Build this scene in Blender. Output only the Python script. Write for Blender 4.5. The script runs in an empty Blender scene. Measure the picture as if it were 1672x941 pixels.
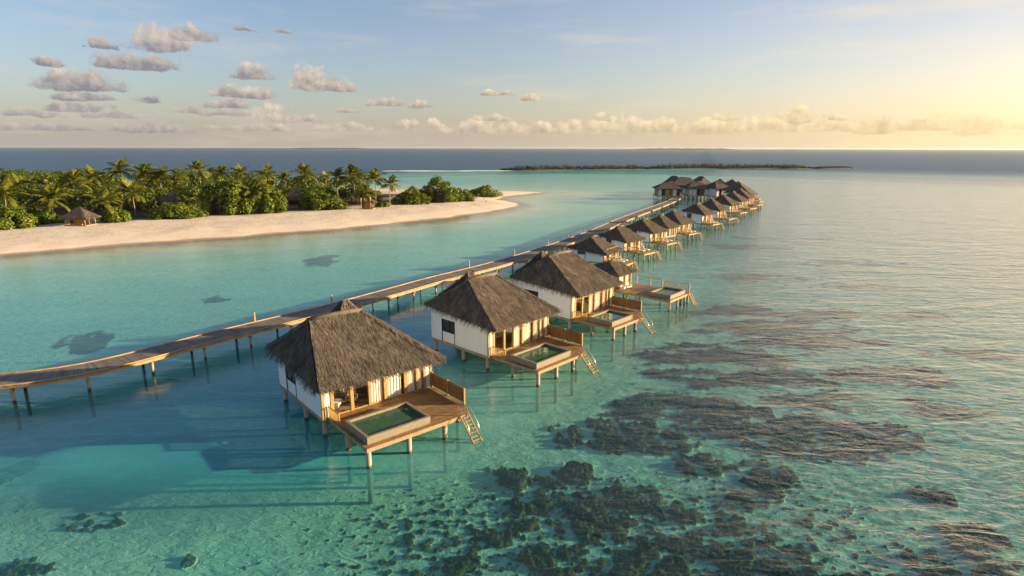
import bpy, math, random
import numpy as np
from mathutils import Vector, Matrix

random.seed(7)
RNG = np.random.default_rng(11)
C = bpy.context.scene.collection
SC = bpy.context.scene
PI = math.pi
CAMH = 24.0
FPX, CX, CY = 960.0, 836.0, 470.5          # focal length in photo pixels, photo centre
PITCH = math.atan((CY - 241.5) / FPX)
SUN_AZ, SUN_EL = 86.0, 11.5                  # degrees from +Y towards +X


def at(u, v, z=0.0):
    a = (u - CX) / FPX
    b = (CY - v) / FPX
    y = math.cos(PITCH) + b * math.sin(PITCH)
    w = -math.sin(PITCH) + b * math.cos(PITCH)
    t = (z - CAMH) / w
    return a * t, y * t


def zat(v, Y):
    b = (CY - v) / FPX
    y = math.cos(PITCH) + b * math.sin(PITCH)
    w = -math.sin(PITCH) + b * math.cos(PITCH)
    return CAMH + w * Y / y


# ------------------------------------------------------------------ numpy noise
def _hash(ix, iy, seed):
    h = (ix.astype(np.int64) * 374761393 + iy.astype(np.int64) * 668265263 + seed * 1274126177) & 0x7FFFFFFF
    h = ((h ^ (h >> 13)) * 1274126177) & 0x7FFFFFFF
    return ((h ^ (h >> 16)) & 0xFFFF) / 65535.0


def vnoise(x, y, seed=0):
    ix, iy = np.floor(x), np.floor(y)
    fx, fy = x - ix, y - iy
    fx = fx * fx * (3 - 2 * fx)
    fy = fy * fy * (3 - 2 * fy)
    a, b = _hash(ix, iy, seed), _hash(ix + 1, iy, seed)
    c, d = _hash(ix, iy + 1, seed), _hash(ix + 1, iy + 1, seed)
    return a + (b - a) * fx + (c - a) * fy + (a - b - c + d) * fx * fy


def fbm(x, y, octs=4, seed=0, gain=.5):
    s, amp, tot = 0, 1.0, 0
    for k in range(octs):
        s = s + amp * vnoise(x * 2 ** k + 17.3 * k, y * 2 ** k - 9.1 * k, seed + k)
        tot += amp
        amp *= gain
    return s / tot


def sstep(a, b, x):
    t = np.clip((x - a) / (b - a), 0, 1)
    return t * t * (3 - 2 * t)


# ------------------------------------------------------------------ mesh builder
class MB:
    def __init__(self):
        self.v, self.f = [], []

    def add(self, vs, fs):
        b = len(self.v)
        self.v.extend([tuple(p) for p in vs])
        self.f.extend([tuple(b + i for i in q) for q in fs])

    def box(self, x0, x1, y0, y1, z0, z1):
        self.add([(x0, y0, z0), (x1, y0, z0), (x1, y1, z0), (x0, y1, z0), (x0, y0, z1), (x1, y0, z1), (x1, y1, z1), (x0, y1, z1)],
                 [(0, 3, 2, 1), (4, 5, 6, 7), (0, 1, 5, 4), (1, 2, 6, 5), (2, 3, 7, 6), (3, 0, 4, 7)])

    def bar(self, p, q, w, h=None, up=(0, 0, 1)):
        p, q = Vector(p), Vector(q)
        h = w if h is None else h
        d = (q - p).normalized()
        u = Vector(up)
        if abs(d.dot(u)) > .98:
            u = Vector((1, 0, 0))
        s = d.cross(u).normalized() * (w / 2)
        t = s.normalized().cross(d).normalized() * (h / 2)
        self.add([p - s - t, p + s - t, p + s + t, p - s + t, q - s - t, q + s - t, q + s + t, q - s + t],
                 [(3, 2, 1, 0), (4, 5, 6, 7), (0, 1, 5, 4), (1, 2, 6, 5), (2, 3, 7, 6), (3, 0, 4, 7)])

    def tube(self, pts, r, n=8, r2=None):
        pts = [Vector(p) for p in pts]
        m = len(pts)
        vs, fs = [], []
        for i, p in enumerate(pts):
            d = (pts[min(i + 1, m - 1)] - pts[max(i - 1, 0)]).normalized()
            u = Vector((0, 0, 1)) if abs(d.z) < .95 else Vector((1, 0, 0))
            s = d.cross(u).normalized()
            t = s.cross(d)
            rr = r if r2 is None else r + (r2 - r) * i / max(1, m - 1)
            for k in range(n):
                a = 2 * PI * k / n
                vs.append(p + s * (rr * math.cos(a)) + t * (rr * math.sin(a)))
        for i in range(m - 1):
            for k in range(n):
                a, b = i * n + k, i * n + (k + 1) % n
                fs.append((a, b, b + n, a + n))
        fs.append(tuple(range(n))[::-1])
        fs.append(tuple(range((m - 1) * n, m * n)))
        self.add(vs, fs)

    def prism(self, poly, z0, z1):
        n = len(poly)
        self.add([(x, y, z0) for x, y in poly] + [(x, y, z1) for x, y in poly],
                 [tuple(range(n))[::-1], tuple(range(n, 2 * n))] + [(i, (i + 1) % n, n + (i + 1) % n, n + i) for i in range(n)])

    def build(self, name, mat, parent=None, smooth=False, loc=None):
        me = bpy.data.meshes.new(name)
        me.from_pydata(self.v, [], self.f)
        if smooth:
            me.polygons.foreach_set('use_smooth', [True] * len(me.polygons))
        me.update()
        if mat:
            me.materials.append(mat)
        o = bpy.data.objects.new(name, me)
        C.objects.link(o)
        if parent:
            o.parent = parent
        if loc:
            o.location = loc
        return o


def np_mesh(name, verts, faces, mat, smooth=True, attrs=None, parent=None):
    me = bpy.data.meshes.new(name)
    me.vertices.add(len(verts))
    me.vertices.foreach_set('co', np.asarray(verts, np.float32).ravel())
    faces = np.asarray(faces, np.int32)
    nf, k = faces.shape
    me.loops.add(nf * k)
    me.loops.foreach_set('vertex_index', faces.ravel())
    me.polygons.add(nf)
    me.polygons.foreach_set('loop_start', np.arange(0, nf * k, k, dtype=np.int32))
    me.polygons.foreach_set('loop_total', np.full(nf, k, np.int32))
    if smooth:
        me.polygons.foreach_set('use_smooth', np.ones(nf, bool))
    me.update(calc_edges=True)
    for nm, (typ, arr) in (attrs or {}).items():
        a = me.attributes.new(nm, typ, 'POINT')
        if typ == 'FLOAT':
            a.data.foreach_set('value', np.asarray(arr, np.float32).ravel())
        else:
            a.data.foreach_set('color', np.asarray(arr, np.float32).ravel())
    if mat:
        me.materials.append(mat)
    o = bpy.data.objects.new(name, me)
    C.objects.link(o)
    if parent:
        o.parent = parent
    return o


def thing(name, label, cat, loc=(0, 0, 0), rz=0.0, group=None):
    o = bpy.data.objects.new(name, None)
    C.objects.link(o)
    o.location = loc
    o.rotation_euler = (0, 0, rz)
    tag(o, label, cat, group)
    return o


def tag(o, label=None, cat=None, group=None, kind=None):
    if label:
        o['label'] = label
    if cat:
        o['category'] = cat
    if group:
        o['group'] = group
    if kind:
        o['kind'] = kind
    return o


# ------------------------------------------------------------------ materials
class NT:
    def __init__(self, mat):
        self.nt = mat.node_tree
        self.n, self.l = self.nt.nodes, self.nt.links

    def node(self, typ, **kw):
        n = self.n.new(typ)
        for k, v in kw.items():
            setattr(n, k, v)
        return n

    def link(self, a, b):
        self.l.new(a, b)

    def val(self, inp, x):
        if isinstance(x, bpy.types.NodeSocket):
            self.l.new(x, inp)
        else:
            inp.default_value = x

    def math(self, op, a, b=0.0, c=None, clamp=False):
        n = self.node('ShaderNodeMath', operation=op, use_clamp=clamp)
        self.val(n.inputs[0], a)
        self.val(n.inputs[1], b)
        if c is not None:
            self.val(n.inputs[2], c)
        return n.outputs[0]

    def vmath(self, op, a, b=None, c=None):
        n = self.node('ShaderNodeVectorMath', operation=op)
        self.val(n.inputs[0], a)
        if b is not None:
            self.val(n.inputs[1], b)
        if c is not None:
            self.val(n.inputs[2], c)
        return n.outputs['Value'] if op in ('LENGTH', 'DOT_PRODUCT', 'DISTANCE') else n.outputs[0]

    def mix(self, f, a, b, blend='MIX'):
        n = self.node('ShaderNodeMix', data_type='RGBA', blend_type=blend)
        self.val(n.inputs[0], f)
        self.val(n.inputs[6], a)
        self.val(n.inputs[7], b)
        return n.outputs[2]

    def ramp(self, f, stops, interp='LINEAR'):
        n = self.node('ShaderNodeValToRGB')
        n.color_ramp.interpolation = interp
        e = n.color_ramp.elements
        while len(e) < len(stops):
            e.new(.5)
        for i, (p, c) in enumerate(stops):
            e[i].position = p
            e[i].color = c if len(c) == 4 else (*c, 1)
        self.val(n.inputs[0], f)
        return n.outputs[0]

    def noise(self, vec, scale, detail=3, rough=.5, dist=0.0, dim='3D'):
        n = self.node('ShaderNodeTexNoise', noise_dimensions=dim)
        if vec is not None:
            self.link(vec, n.inputs['Vector'])
        n.inputs['Scale'].default_value = scale
        n.inputs['Detail'].default_value = detail
        n.inputs['Roughness'].default_value = rough
        n.inputs['Distortion'].default_value = dist
        return n.outputs[0]

    def mapping(self, vec, scale=(1, 1, 1), rot=(0, 0, 0), loc=(0, 0, 0)):
        n = self.node('ShaderNodeMapping')
        self.link(vec, n.inputs[0])
        n.inputs['Scale'].default_value = scale
        n.inputs['Rotation'].default_value = rot
        n.inputs['Location'].default_value = loc
        return n.outputs[0]

    def smooth(self, x, a, b):
        n = self.node('ShaderNodeMapRange', interpolation_type='SMOOTHSTEP')
        self.val(n.inputs[0], x)
        n.inputs[1].default_value = a
        n.inputs[2].default_value = b
        return n.outputs[0]

    def bump(self, h, dist, strength=1.0, normal=None):
        n = self.node('ShaderNodeBump')
        n.inputs['Strength'].default_value = strength
        n.inputs['Distance'].default_value = dist
        self.link(h, n.inputs['Height'])
        if normal is not None:
            self.link(normal, n.inputs['Normal'])
        return n.outputs[0]


def new_mat(name):
    m = bpy.data.materials.new(name)
    m.use_nodes = True
    return m


def pmat(name, col, rough=.7, var=.25, scale=3.0, bump=0.0, bscale=None, stretch=(1, 1, 1), island=0.0, col2=None, spec=.35, metal=0.0, coords='Object'):
    """Principled surface: base colour varied by noise (and per loose piece), with a fine bump."""
    m = new_mat(name)
    t = NT(m)
    b = t.n['Principled BSDF']
    tc = t.node('ShaderNodeTexCoord')
    vec = t.mapping(tc.outputs[coords], stretch)
    n1 = t.noise(vec, scale, 4, .6)
    c2 = col2 or tuple(c * (1 - var) for c in col)
    c1 = tuple(min(1, c * (1 + var)) for c in col) if col2 is None else col
    c = t.ramp(n1, [(.3, c2), (.7, c1)])
    if island:
        g = t.node('ShaderNodeNewGeometry')
        k = t.math('MULTIPLY_ADD', g.outputs['Random Per Island'], 2 * island, 1 - island)
        mul = t.node('ShaderNodeVectorMath', operation='SCALE')
        t.link(c, mul.inputs[0])
        t.link(k, mul.inputs['Scale'])
        c = mul.outputs[0]
    t.link(c, b.inputs['Base Color'])
    b.inputs['Roughness'].default_value = rough
    b.inputs['Specular IOR Level'].default_value = spec
    b.inputs['Metallic'].default_value = metal
    if bump:
        n2 = t.noise(vec, bscale or scale * 4, 4, .65)
        t.link(t.bump(n2, bump), b.inputs['Normal'])
    return m


def wall_boards():
    """white painted boards: fine joints and faint rain streaks"""
    m = new_mat('white_boards')
    t = NT(m)
    b = t.n['Principled BSDF']
    tc = t.node('ShaderNodeTexCoord')
    v = tc.outputs['Object']
    sep = t.node('ShaderNodeSeparateXYZ')
    t.link(v, sep.inputs[0])
    fz = t.math('FRACT', t.math('MULTIPLY', sep.outputs[2], 4.2))
    joint = t.math('LESS_THAN', fz, .06)
    st = t.noise(t.mapping(v, (2.2, 2.2, .22)), 2.0, 4, .65)
    c = t.ramp(st, [(.28, (.73, .72, .685)), (.46, (.81, .805, .79)), (.8, (.85, .845, .83))])
    c = t.mix(t.math('MULTIPLY', joint, .22), c, (.40, .39, .36, 1))
    t.link(c, b.inputs['Base Color'])
    b.inputs['Roughness'].default_value = .6
    b.inputs['Specular IOR Level'].default_value = .3
    return m


M = {}
M['thatch'] = pmat('thatch', (.185, .152, .122), .9, .35, .8, .05, 14, island=.48, spec=.12, col2=(.082, .074, .068))
M['thatch_far'] = pmat('thatch_weathered', (.160, .130, .105), .9, .3, 1.2, .10, 5, island=.35, spec=.12, col2=(.088, .075, .066))
M['white'] = wall_boards()
M['wood'] = pmat('deck_timber', (.25, .150, .062), .55, .25, 2.0, .004, 12, island=.22)
M['wood_pale'] = pmat('weathered_timber', (.33, .235, .15), .7, .2, 2.0, .006, 14, island=.2)
M['post'] = pmat('honey_timber', (.42, .255, .085), .5, .2, 2.5, .003, 14)
M['screen'] = pmat('screen_boards', (.235, .125, .048), .55, .25, 2.5, .004, 14, stretch=(1, 1, .2))
M['plank'] = pmat('boardwalk_planks', (.160, .150, .138), .8, .22, 1.4, .006, 10, island=.25)
M['beam'] = pmat('boardwalk_beam', (.42, .27, .12), .7, .3, .8, .006, 10)
M['stone'] = pmat('pool_stone', (.235, .215, .165), .7, .15, 4, .004, 25)
M['curtain'] = pmat('curtain_cloth', (.90, .85, .76), .85, .05, 2)
M['cushion'] = pmat('white_cushion', (.75, .72, .66), .85, .06, 3)
M['interior'] = pmat('interior_plaster', (.55, .48, .38), .8, .08, 1)
M['dark'] = pmat('dark_joinery', (.045, .034, .026), .5, .2, 3)
M['metal'] = pmat('brushed_steel', (.65, .63, .58), .3, .08, 5, metal=.85)
M['bamboo'] = pmat('bamboo_wall', (.50, .30, .075), .6, .25, 5, .01, 10, stretch=(6, 6, .4))
M['trunk'] = pmat('palm_bark', (.23, .185, .14), .85, .25, 1.5, .03, 6, stretch=(1, 1, 4))
M['stake'] = pmat('driftwood', (.13, .10, .075), .85, .2, 3)


def pile_mat():
    m = new_mat('concrete_pile')
    t = NT(m)
    b = t.n['Principled BSDF']
    g = t.node('ShaderNodeNewGeometry')
    sep = t.node('ShaderNodeSeparateXYZ')
    t.link(g.outputs['Position'], sep.inputs[0])
    n = t.noise(g.outputs['Position'], 5, 3)
    z = t.math('ADD', sep.outputs[2], t.math('MULTIPLY', n, .25))
    wet = t.math('MAXIMUM', t.smooth(z, .25, .52), t.smooth(z, .12, -.15))
    c = t.mix(n, (.44, .37, .29, 1), (.31, .26, .20, 1))
    c = t.mix(t.smooth(z, .15, -.1), c, (.22, .23, .16, 1))
    t.link(t.mix(wet, (.05, .048, .03, 1), c), b.inputs['Base Color'])
    b.inputs['Roughness'].default_value = .75
    return m


M['pile'] = pile_mat()


def glass_mat():
    m = new_mat('window_glass')
    t = NT(m)
    t.n.remove(t.n['Principled BSDF'])
    out = t.n['Material Output']
    lw = t.node('ShaderNodeLayerWeight')
    fr = t.math('MULTIPLY_ADD', t.math('POWER', lw.outputs['Facing'], 4.0), .8, .05)
    tr = t.node('ShaderNodeBsdfTransparent')
    tr.inputs[0].default_value = (.94, .95, .94, 1)
    gl = t.node('ShaderNodeBsdfGlossy')
    gl.inputs['Roughness'].default_value = .03
    mx = t.node('ShaderNodeMixShader')
    t.link(fr, mx.inputs[0])
    t.link(tr.outputs[0], mx.inputs[1])
    t.link(gl.outputs[0], mx.inputs[2])
    t.link(mx.outputs[0], out.inputs[0])
    return m


M['glass'] = glass_mat()
M['dark_glass'] = pmat('dark_window_glass', (.03, .035, .033), .08, .2, 1, spec=.6)


def pool_mat():
    m = new_mat('pool_water')
    t = NT(m)
    b = t.n['Principled BSDF']
    g = t.node('ShaderNodeNewGeometry')
    n = t.noise(g.outputs['Position'], 1.3, 3)
    t.link(t.mix(n, (.03, .085, .058, 1), (.07, .15, .095, 1)), b.inputs['Base Color'])
    b.inputs['Roughness'].default_value = .04
    b.inputs['IOR'].default_value = 1.33
    t.link(t.bump(t.noise(g.outputs['Position'], 2.2, 2), .012), b.inputs['Normal'])
    return m


M['pool'] = pool_mat()
M['pool_rim'] = pmat('pool_rim', (.235, .185, .125), .7, .2, 3, .004, 20)


def leaf_mat(name, c1, c2, c3, trans=.25):
    m = new_mat(name)
    t = NT(m)
    t.n.remove(t.n['Principled BSDF'])
    out = t.n['Material Output']
    g = t.node('ShaderNodeNewGeometry')
    r = g.outputs['Random Per Island']
    n = t.noise(g.outputs['Position'], .22, 2)
    f = t.math('ADD', t.math('MULTIPLY', r, .6), t.math('MULTIPLY_ADD', n, 1.4, -.5), clamp=True)
    c = t.ramp(f, [(0, c1), (.55, c2), (1, c3)])
    d = t.node('ShaderNodeBsdfDiffuse')
    t.link(c, d.inputs[0])
    tl = t.node('ShaderNodeBsdfTranslucent')
    t.link(t.mix(.5, c, (.20, .22, .02, 1)), tl.inputs[0])
    gl = t.node('ShaderNodeBsdfGlossy')
    gl.inputs['Roughness'].default_value = .45
    m1 = t.node('ShaderNodeMixShader')
    m1.inputs[0].default_value = trans
    t.link(d.outputs[0], m1.inputs[1])
    t.link(tl.outputs[0], m1.inputs[2])
    m2 = t.node('ShaderNodeMixShader')
    m2.inputs[0].default_value = .02
    t.link(m1.outputs[0], m2.inputs[1])
    t.link(gl.outputs[0], m2.inputs[2])
    t.link(m2.outputs[0], out.inputs[0])
    return m


M['bush'] = leaf_mat('shrub_leaves', (.042, .082, .008), (.115, .170, .013), (.24, .26, .022))
M['tree'] = leaf_mat('tree_leaves', (.034, .064, .009), (.090, .128, .014), (.19, .20, .024))
M['palm'] = leaf_mat('palm_fronds', (.065, .098, .012), (.145, .168, .018), (.31, .25, .035), .3)
M['far_leaf'] = leaf_mat('islet_leaves', (.030, .045, .014), (.055, .070, .020), (.10, .10, .035), .15)

# ------------------------------------------------------------------ sky
world = bpy.data.worlds.new('World')
SC.world = world
world.use_nodes = True


def azel(u, v):
    a = (u - CX) / FPX
    b = (CY - v) / FPX
    d = Vector((a, math.cos(PITCH) + b * math.sin(PITCH), -math.sin(PITCH) + b * math.cos(PITCH))).normalized()
    return math.degrees(math.atan2(d.x, d.y)), math.degrees(math.asin(d.z))


CLOUDS = [  # photo u, base v, half width, height, light 0..1
    (262, 81, 50, 44, .55), (165, 79, 30, 18, .3), (312, 66, 44, 26, .35), (218, 112, 66, 30, .3), (85, 108, 26, 14, .2),
    (130, 147, 74, 36, .4), (130, 164, 54, 17, .3), (125, 182, 58, 18, .4), (50, 191, 46, 14, .3), (175, 193, 52, 14, .35),
    (245, 168, 24, 16, .2), (410, 128, 33, 24, .45), (370, 158, 24, 23, .6), (420, 160, 32, 21, .6), (380, 177, 36, 17, .4),
    (500, 143, 28, 40, .75), (536, 147, 40, 26, .6), (310, 186, 30, 20, .6), (372, 190, 42, 12, .4), (440, 192, 29, 27, 1.),
    (485, 199, 42, 12, .6), (628, 173, 32, 14, .6), (686, 175, 24, 15, .6), (562, 184, 24, 8, .4), (813, 155, 30, 9, .7),
    (863, 163, 22, 12, .7), (665, 208, 24, 14, .9), (803, 197, 30, 12, .8), (985, 196, 15, 15, .9), (1185, 194, 22, 14, .9),
    (1305, 199, 38, 28, .75), (1425, 214, 40, 36, .8), (1082, 212, 22, 24, .9), (1360, 196, 16, 9, .8), (1240, 212, 40, 22, .9),
    (1010, 214, 40, 20, .9), (880, 216, 44, 18, .9), (1580, 216, 46, 24, .95), (1150, 216, 44, 20, .9), (770, 216, 36, 20, .9),
    (950, 217, 40, 16, .95), (1500, 198, 20, 8, .9), (395, 52, 18, 8, .15), (460, 54, 14, 6, .12), (60, 214, 90, 14, .35),
    (250, 216, 80, 14, .5), (420, 214, 70, 12, .6), (560, 214, 60, 12, .7),
]


def build_world():
    class W:
        pass
    t = NT(world)
    t.n.clear()
    out = t.node('ShaderNodeOutputWorld')
    sky = t.node('ShaderNodeTexSky', sky_type='NISHITA')
    sky.sun_disc = False
    sky.sun_elevation = math.radians(SUN_EL)
    sky.sun_rotation = math.radians(SUN_AZ)
    sky.altitude = 0
    sky.air_density = 1.0
    sky.dust_density = 1.6
    sky.ozone_density = 1.4
    tc = t.node('ShaderNodeTexCoord')
    d = tc.outputs['Generated']
    sep = t.node('ShaderNodeSeparateXYZ')
    t.link(d, sep.inputs[0])
    az = t.math('MULTIPLY', t.math('ARCTAN2', sep.outputs[0], sep.outputs[1]), 180 / PI)
    el = t.math('MULTIPLY', t.math('ARCSINE', sep.outputs[2]), 180 / PI)
    cmb = t.node('ShaderNodeCombineXYZ')
    t.link(az, cmb.inputs[0])
    t.link(el, cmb.inputs[1])
    p = cmb.outputs[0]
    # sunward glow low over the sea, where thin cloud scatters the low sun
    elp = t.math('MAXIMUM', el, 0.0)
    g_az = t.smooth(az, -42.0, 50.0)
    g_az = t.math('POWER', g_az, 1.5)
    g_el = t.math('POWER', 2.718, t.math('MULTIPLY', elp, -1 / 11.0))
    glow = t.math('MULTIPLY', g_az, g_el)
    far = t.math('POWER', t.smooth(az, 10.0, 62.0), 1.6)
    glow2 = t.math('MULTIPLY', far, t.math('POWER', 2.718, t.math('MULTIPLY', elp, -1 / 13.0)))
    base = sky.outputs[0]
    hz = t.math('POWER', 2.718, t.math('MULTIPLY', elp, -1 / 3.5))
    base = t.mix(1.0, base, SKY_TINT, 'MULTIPLY')
    base = t.mix(t.smooth(az, 8.0, 62.0), base, t.mix(1.0, base, (.62, .60, .66, 1), 'MULTIPLY'))
    base = t.mix(t.math('MULTIPLY', hz, .75), base, HORIZON_COL)
    base = t.mix(1.0, base, t.mix(glow, (0, 0, 0, 1), GLOW1), 'ADD')
    base = t.mix(1.0, base, t.mix(glow2, (0, 0, 0, 1), GLOW2), 'ADD')
    # clouds
    n_lo = t.noise(p, .42, 5, .62)
    warp = t.node('ShaderNodeTexNoise', noise_dimensions='3D')
    t.link(p, warp.inputs['Vector'])
    warp.inputs['Scale'].default_value = .55
    warp.inputs['Detail'].default_value = 4
    warp.inputs['Roughness'].default_value = .6
    off = t.vmath('SUBTRACT', warp.outputs['Color'], (.5, .5, .5))
    off = t.vmath('MULTIPLY', off, (2.6, .55, 0))
    q0 = t.vmath('ADD', p, off)
    dmin, yy, li = None, None, None
    for (u, v, w, h, l) in CLOUDS:
        a0, e0 = azel(u, v)
        a1, _ = azel(u + w, v)
        _, e1 = azel(u, v - h)
        sx, sy = 1 / (abs(a1 - a0) * 1.04), 1 / ((e1 - e0) * .95)
        q = t.vmath('MULTIPLY_ADD', q0, (sx, sy, 0), (-a0 * sx, -e0 * sy, 0))
        m = t.vmath('MAXIMUM', q, t.vmath('MULTIPLY', q, (-1, -6.0, 0)))
        ln = t.vmath('LENGTH', m)
        s2 = t.node('ShaderNodeSeparateXYZ')
        t.link(q, s2.inputs[0])
        if dmin is None:
            dmin, yy, li = ln, s2.outputs[1], t.math('ADD', 0.0, l)
        else:
            lt = t.math('LESS_THAN', ln, dmin)
            mm = t.node('ShaderNodeMix', data_type='FLOAT')
            t.link(lt, mm.inputs[0]); t.link(yy, mm.inputs[2]); t.link(s2.outputs[1], mm.inputs[3])
            yy = mm.outputs[0]
            m3 = t.node('ShaderNodeMix', data_type='FLOAT')
            t.link(lt, m3.inputs[0]); t.link(li, m3.inputs[2]); m3.inputs[3].default_value = l
            li = m3.outputs[0]
            dmin = t.math('MINIMUM', dmin, ln)
    det = t.noise(p, .70, 8, .66)
    det2 = t.noise(t.vmath('ADD', p, (.40, .40, 0)), .70, 6, .64)
    dens = t.math('ADD', t.math('SUBTRACT', 1.0, dmin), t.math('MULTIPLY_ADD', det, 2.3, -1.05))
    # the low bank of cumulus standing along the horizon
    sb = t.node('ShaderNodeSeparateXYZ')
    t.link(q0, sb.inputs[0])
    line = t.node('ShaderNodeCombineXYZ')
    t.link(az, line.inputs[0])
    top = t.math('MULTIPLY_ADD', t.smooth(t.noise(line.outputs[0], .16, 3, .55), .30, .70), 1.5, 1.75)
    bank = t.math('MINIMUM', t.math('MULTIPLY', t.math('SUBTRACT', el, 1.28), 2.6), t.math('MULTIPLY', t.math('SUBTRACT', top, sb.outputs[1]), .95))
    bank = t.math('ADD', t.math('MULTIPLY_ADD', det, 2.4, -1.16), t.math('MINIMUM', bank, .42))
    bank = t.math('SUBTRACT', bank, t.math('MULTIPLY', t.smooth(az, -4.0, -16.0), 1.0))
    isb = t.math('GREATER_THAN', bank, dens)
    yb = t.node('ShaderNodeMix', data_type='FLOAT')
    t.link(isb, yb.inputs[0]); t.link(yy, yb.inputs[2]); t.link(t.math('MULTIPLY', t.math('SUBTRACT', el, 1.2), .75), yb.inputs[3])
    yy = yb.outputs[0]
    dens = t.math('MAXIMUM', dens, bank)
    alpha = t.smooth(dens, .0, .46)
    relief = t.math('MULTIPLY', t.math('SUBTRACT', det, det2), 1.7)
    lit = t.math('ADD', t.math('MULTIPLY_ADD', yy, .50, -.12), relief)
    lit = t.math('ADD', lit, t.math('MULTIPLY', li, .54), clamp=True)
    sunw = t.smooth(az, -35.0, 38.0)
    shade_c = t.mix(sunw, CLOUD_SHADE_L, CLOUD_SHADE_R)
    lit_c = t.mix(sunw, CLOUD_LIT_L, CLOUD_LIT_R)
    cc = t.mix(lit, shade_c, lit_c)
    # far clouds dissolve into the bright horizon
    fade = t.math('MULTIPLY_ADD', t.smooth(el, .3, 4.5), .30, .65)
    fade = t.math('MULTIPLY', fade, t.math('SUBTRACT', 1.0, t.math('MULTIPLY', glow2, .45)))
    col = t.mix(t.math('MULTIPLY', alpha, fade), base, cc)
    # thin high streaks
    st = t.noise(t.vmath('MULTIPLY', p, (.045, .30, 0)), 1.0, 4, .6)
    col = t.mix(t.math('MULTIPLY', t.smooth(st, .48, .75), .34), col, lit_c)
    bg = t.node('ShaderNodeBackground')
    t.link(col, bg.inputs[0])
    bg.inputs[1].default_value = SKY_STRENGTH
    t.link(bg.outputs[0], out.inputs[0])


SKY_STRENGTH = .076
SKY_TINT = (.86, .88, 1.02, 1)
HORIZON_COL = (2.95, 2.68, 2.42, 1)
GLOW1 = (2.4, 1.55, .48, 1)
GLOW2 = (2.3, 1.6, .65, 1)
CLOUD_SHADE_L = (1.35, 1.29, 1.45, 1)
CLOUD_SHADE_R = (2.7, 2.05, 1.2, 1)
CLOUD_LIT_L = (4.2, 3.5, 2.85, 1)
CLOUD_LIT_R = (5.8, 4.6, 2.6, 1)
build_world()

sun = bpy.data.lights.new('sun', 'SUN')
sun.energy = 5.0
sun.angle = math.radians(.5)
sun.color = (1.0, .735, .40)
so = bpy.data.objects.new('sun', sun)
C.objects.link(so)
sa, se = math.radians(SUN_AZ), math.radians(SUN_EL)
SUNV = Vector((math.sin(sa) * math.cos(se), math.cos(sa) * math.cos(se), math.sin(se)))
so.rotation_euler = SUNV.to_track_quat('Z', 'Y').to_euler()
so.location = (200, 0, 200)

# ------------------------------------------------------------------ shoreline, depth fields
SHORE = [(-520, -40), (-300, 45), (-200, 92), (-150, 116), (-116.9, 132.2), (-107, 138), (-97, 145), (-85.6, 152), (-73, 160), (-60, 170), (-44.8, 181.6), (-28, 198),
         (-17, 214.6), (-4, 231.8), (2.5, 246.6), (3.8, 257), (-.5, 270), (-7, 281), (-2, 296), (9, 313), (17, 326), (4, 334), (-14, 333), (-55, 343),
         (-110, 362), (-200, 400), (-330, 440), (-560, 470)]


def poly_sd(px, py, poly):
    """signed distance to a polygon, positive inside"""
    best = np.full(px.shape, 1e9)
    inside = np.zeros(px.shape, bool)
    n = len(poly)
    for i in range(n):
        ax, ay = poly[i]
        bx, by = poly[(i + 1) % n]
        ex, ey = bx - ax, by - ay
        tt = np.clip(((px - ax) * ex + (py - ay) * ey) / (ex * ex + ey * ey), 0, 1)
        best = np.minimum(best, np.hypot(px - ax - tt * ex, py - ay - tt * ey))
        cond = (ay > py) != (by > py)
        with np.errstate(divide='ignore', invalid='ignore'):
            xi = (bx - ax) * (py - ay) / (by - ay) + ax
        inside ^= cond & (px < xi)
    return np.where(inside, best, -best)


def island_sd(x, y):
    return poly_sd(x, y, SHORE) + (fbm(x * .06, y * .06, 3, 5) - .5) * 5.0


def island_z(x, y):
    s = island_sd(x, y)
    up = 1.55 * (1 - np.exp(-np.maximum(s, 0) / 11.0)) + (fbm(x * .12, y * .12, 3, 9) - .5) * .35 * sstep(2, 14, s)
    dn = np.minimum(s, 0) * .075
    return np.where(s > 0, up, dn)


# coral and sea-grass patches: photo u, v, half width, half height in the picture, on the bed
REEFS = [(885, 772, 62, 34), (1035, 775, 52, 30), (985, 805, 80, 36), (818, 830, 32, 20), (905, 872, 62, 30), (975, 915, 46, 30), (1090, 905, 100, 46),
         (1122, 800, 28, 18), (1187, 815, 36, 20), (1285, 872, 62, 40), (1240, 905, 60, 36), (1330, 915, 60, 34), (1175, 868, 36, 24), (1140, 728, 46, 20), (1000, 682, 112, 30),
         (1345, 682, 175, 42), (1185, 655, 110, 34), (1255, 742, 62, 32), (1527, 770, 40, 22), (1537, 880, 46, 34), (1385, 908, 32, 20), (1462, 915, 36, 26),
         (740, 884, 52, 30), (775, 925, 70, 28), (700, 900, 30, 20), (50, 897, 62, 22), (150, 822, 52, 18), (303, 880, 10, 9), (560, 915, 40, 22),
         (830, 740, 40, 20), (940, 742, 40, 16), (1060, 850, 40, 22), (1610, 850, 60, 40), (1650, 900, 60, 30), (1080, 690, 60, 20), (860, 800, 46, 24),
         (1220, 780, 40, 18), (650, 930, 60, 22), (1135, 850, 40, 20), (505, 930, 36, 14), (15, 745, 26, 26)]
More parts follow.
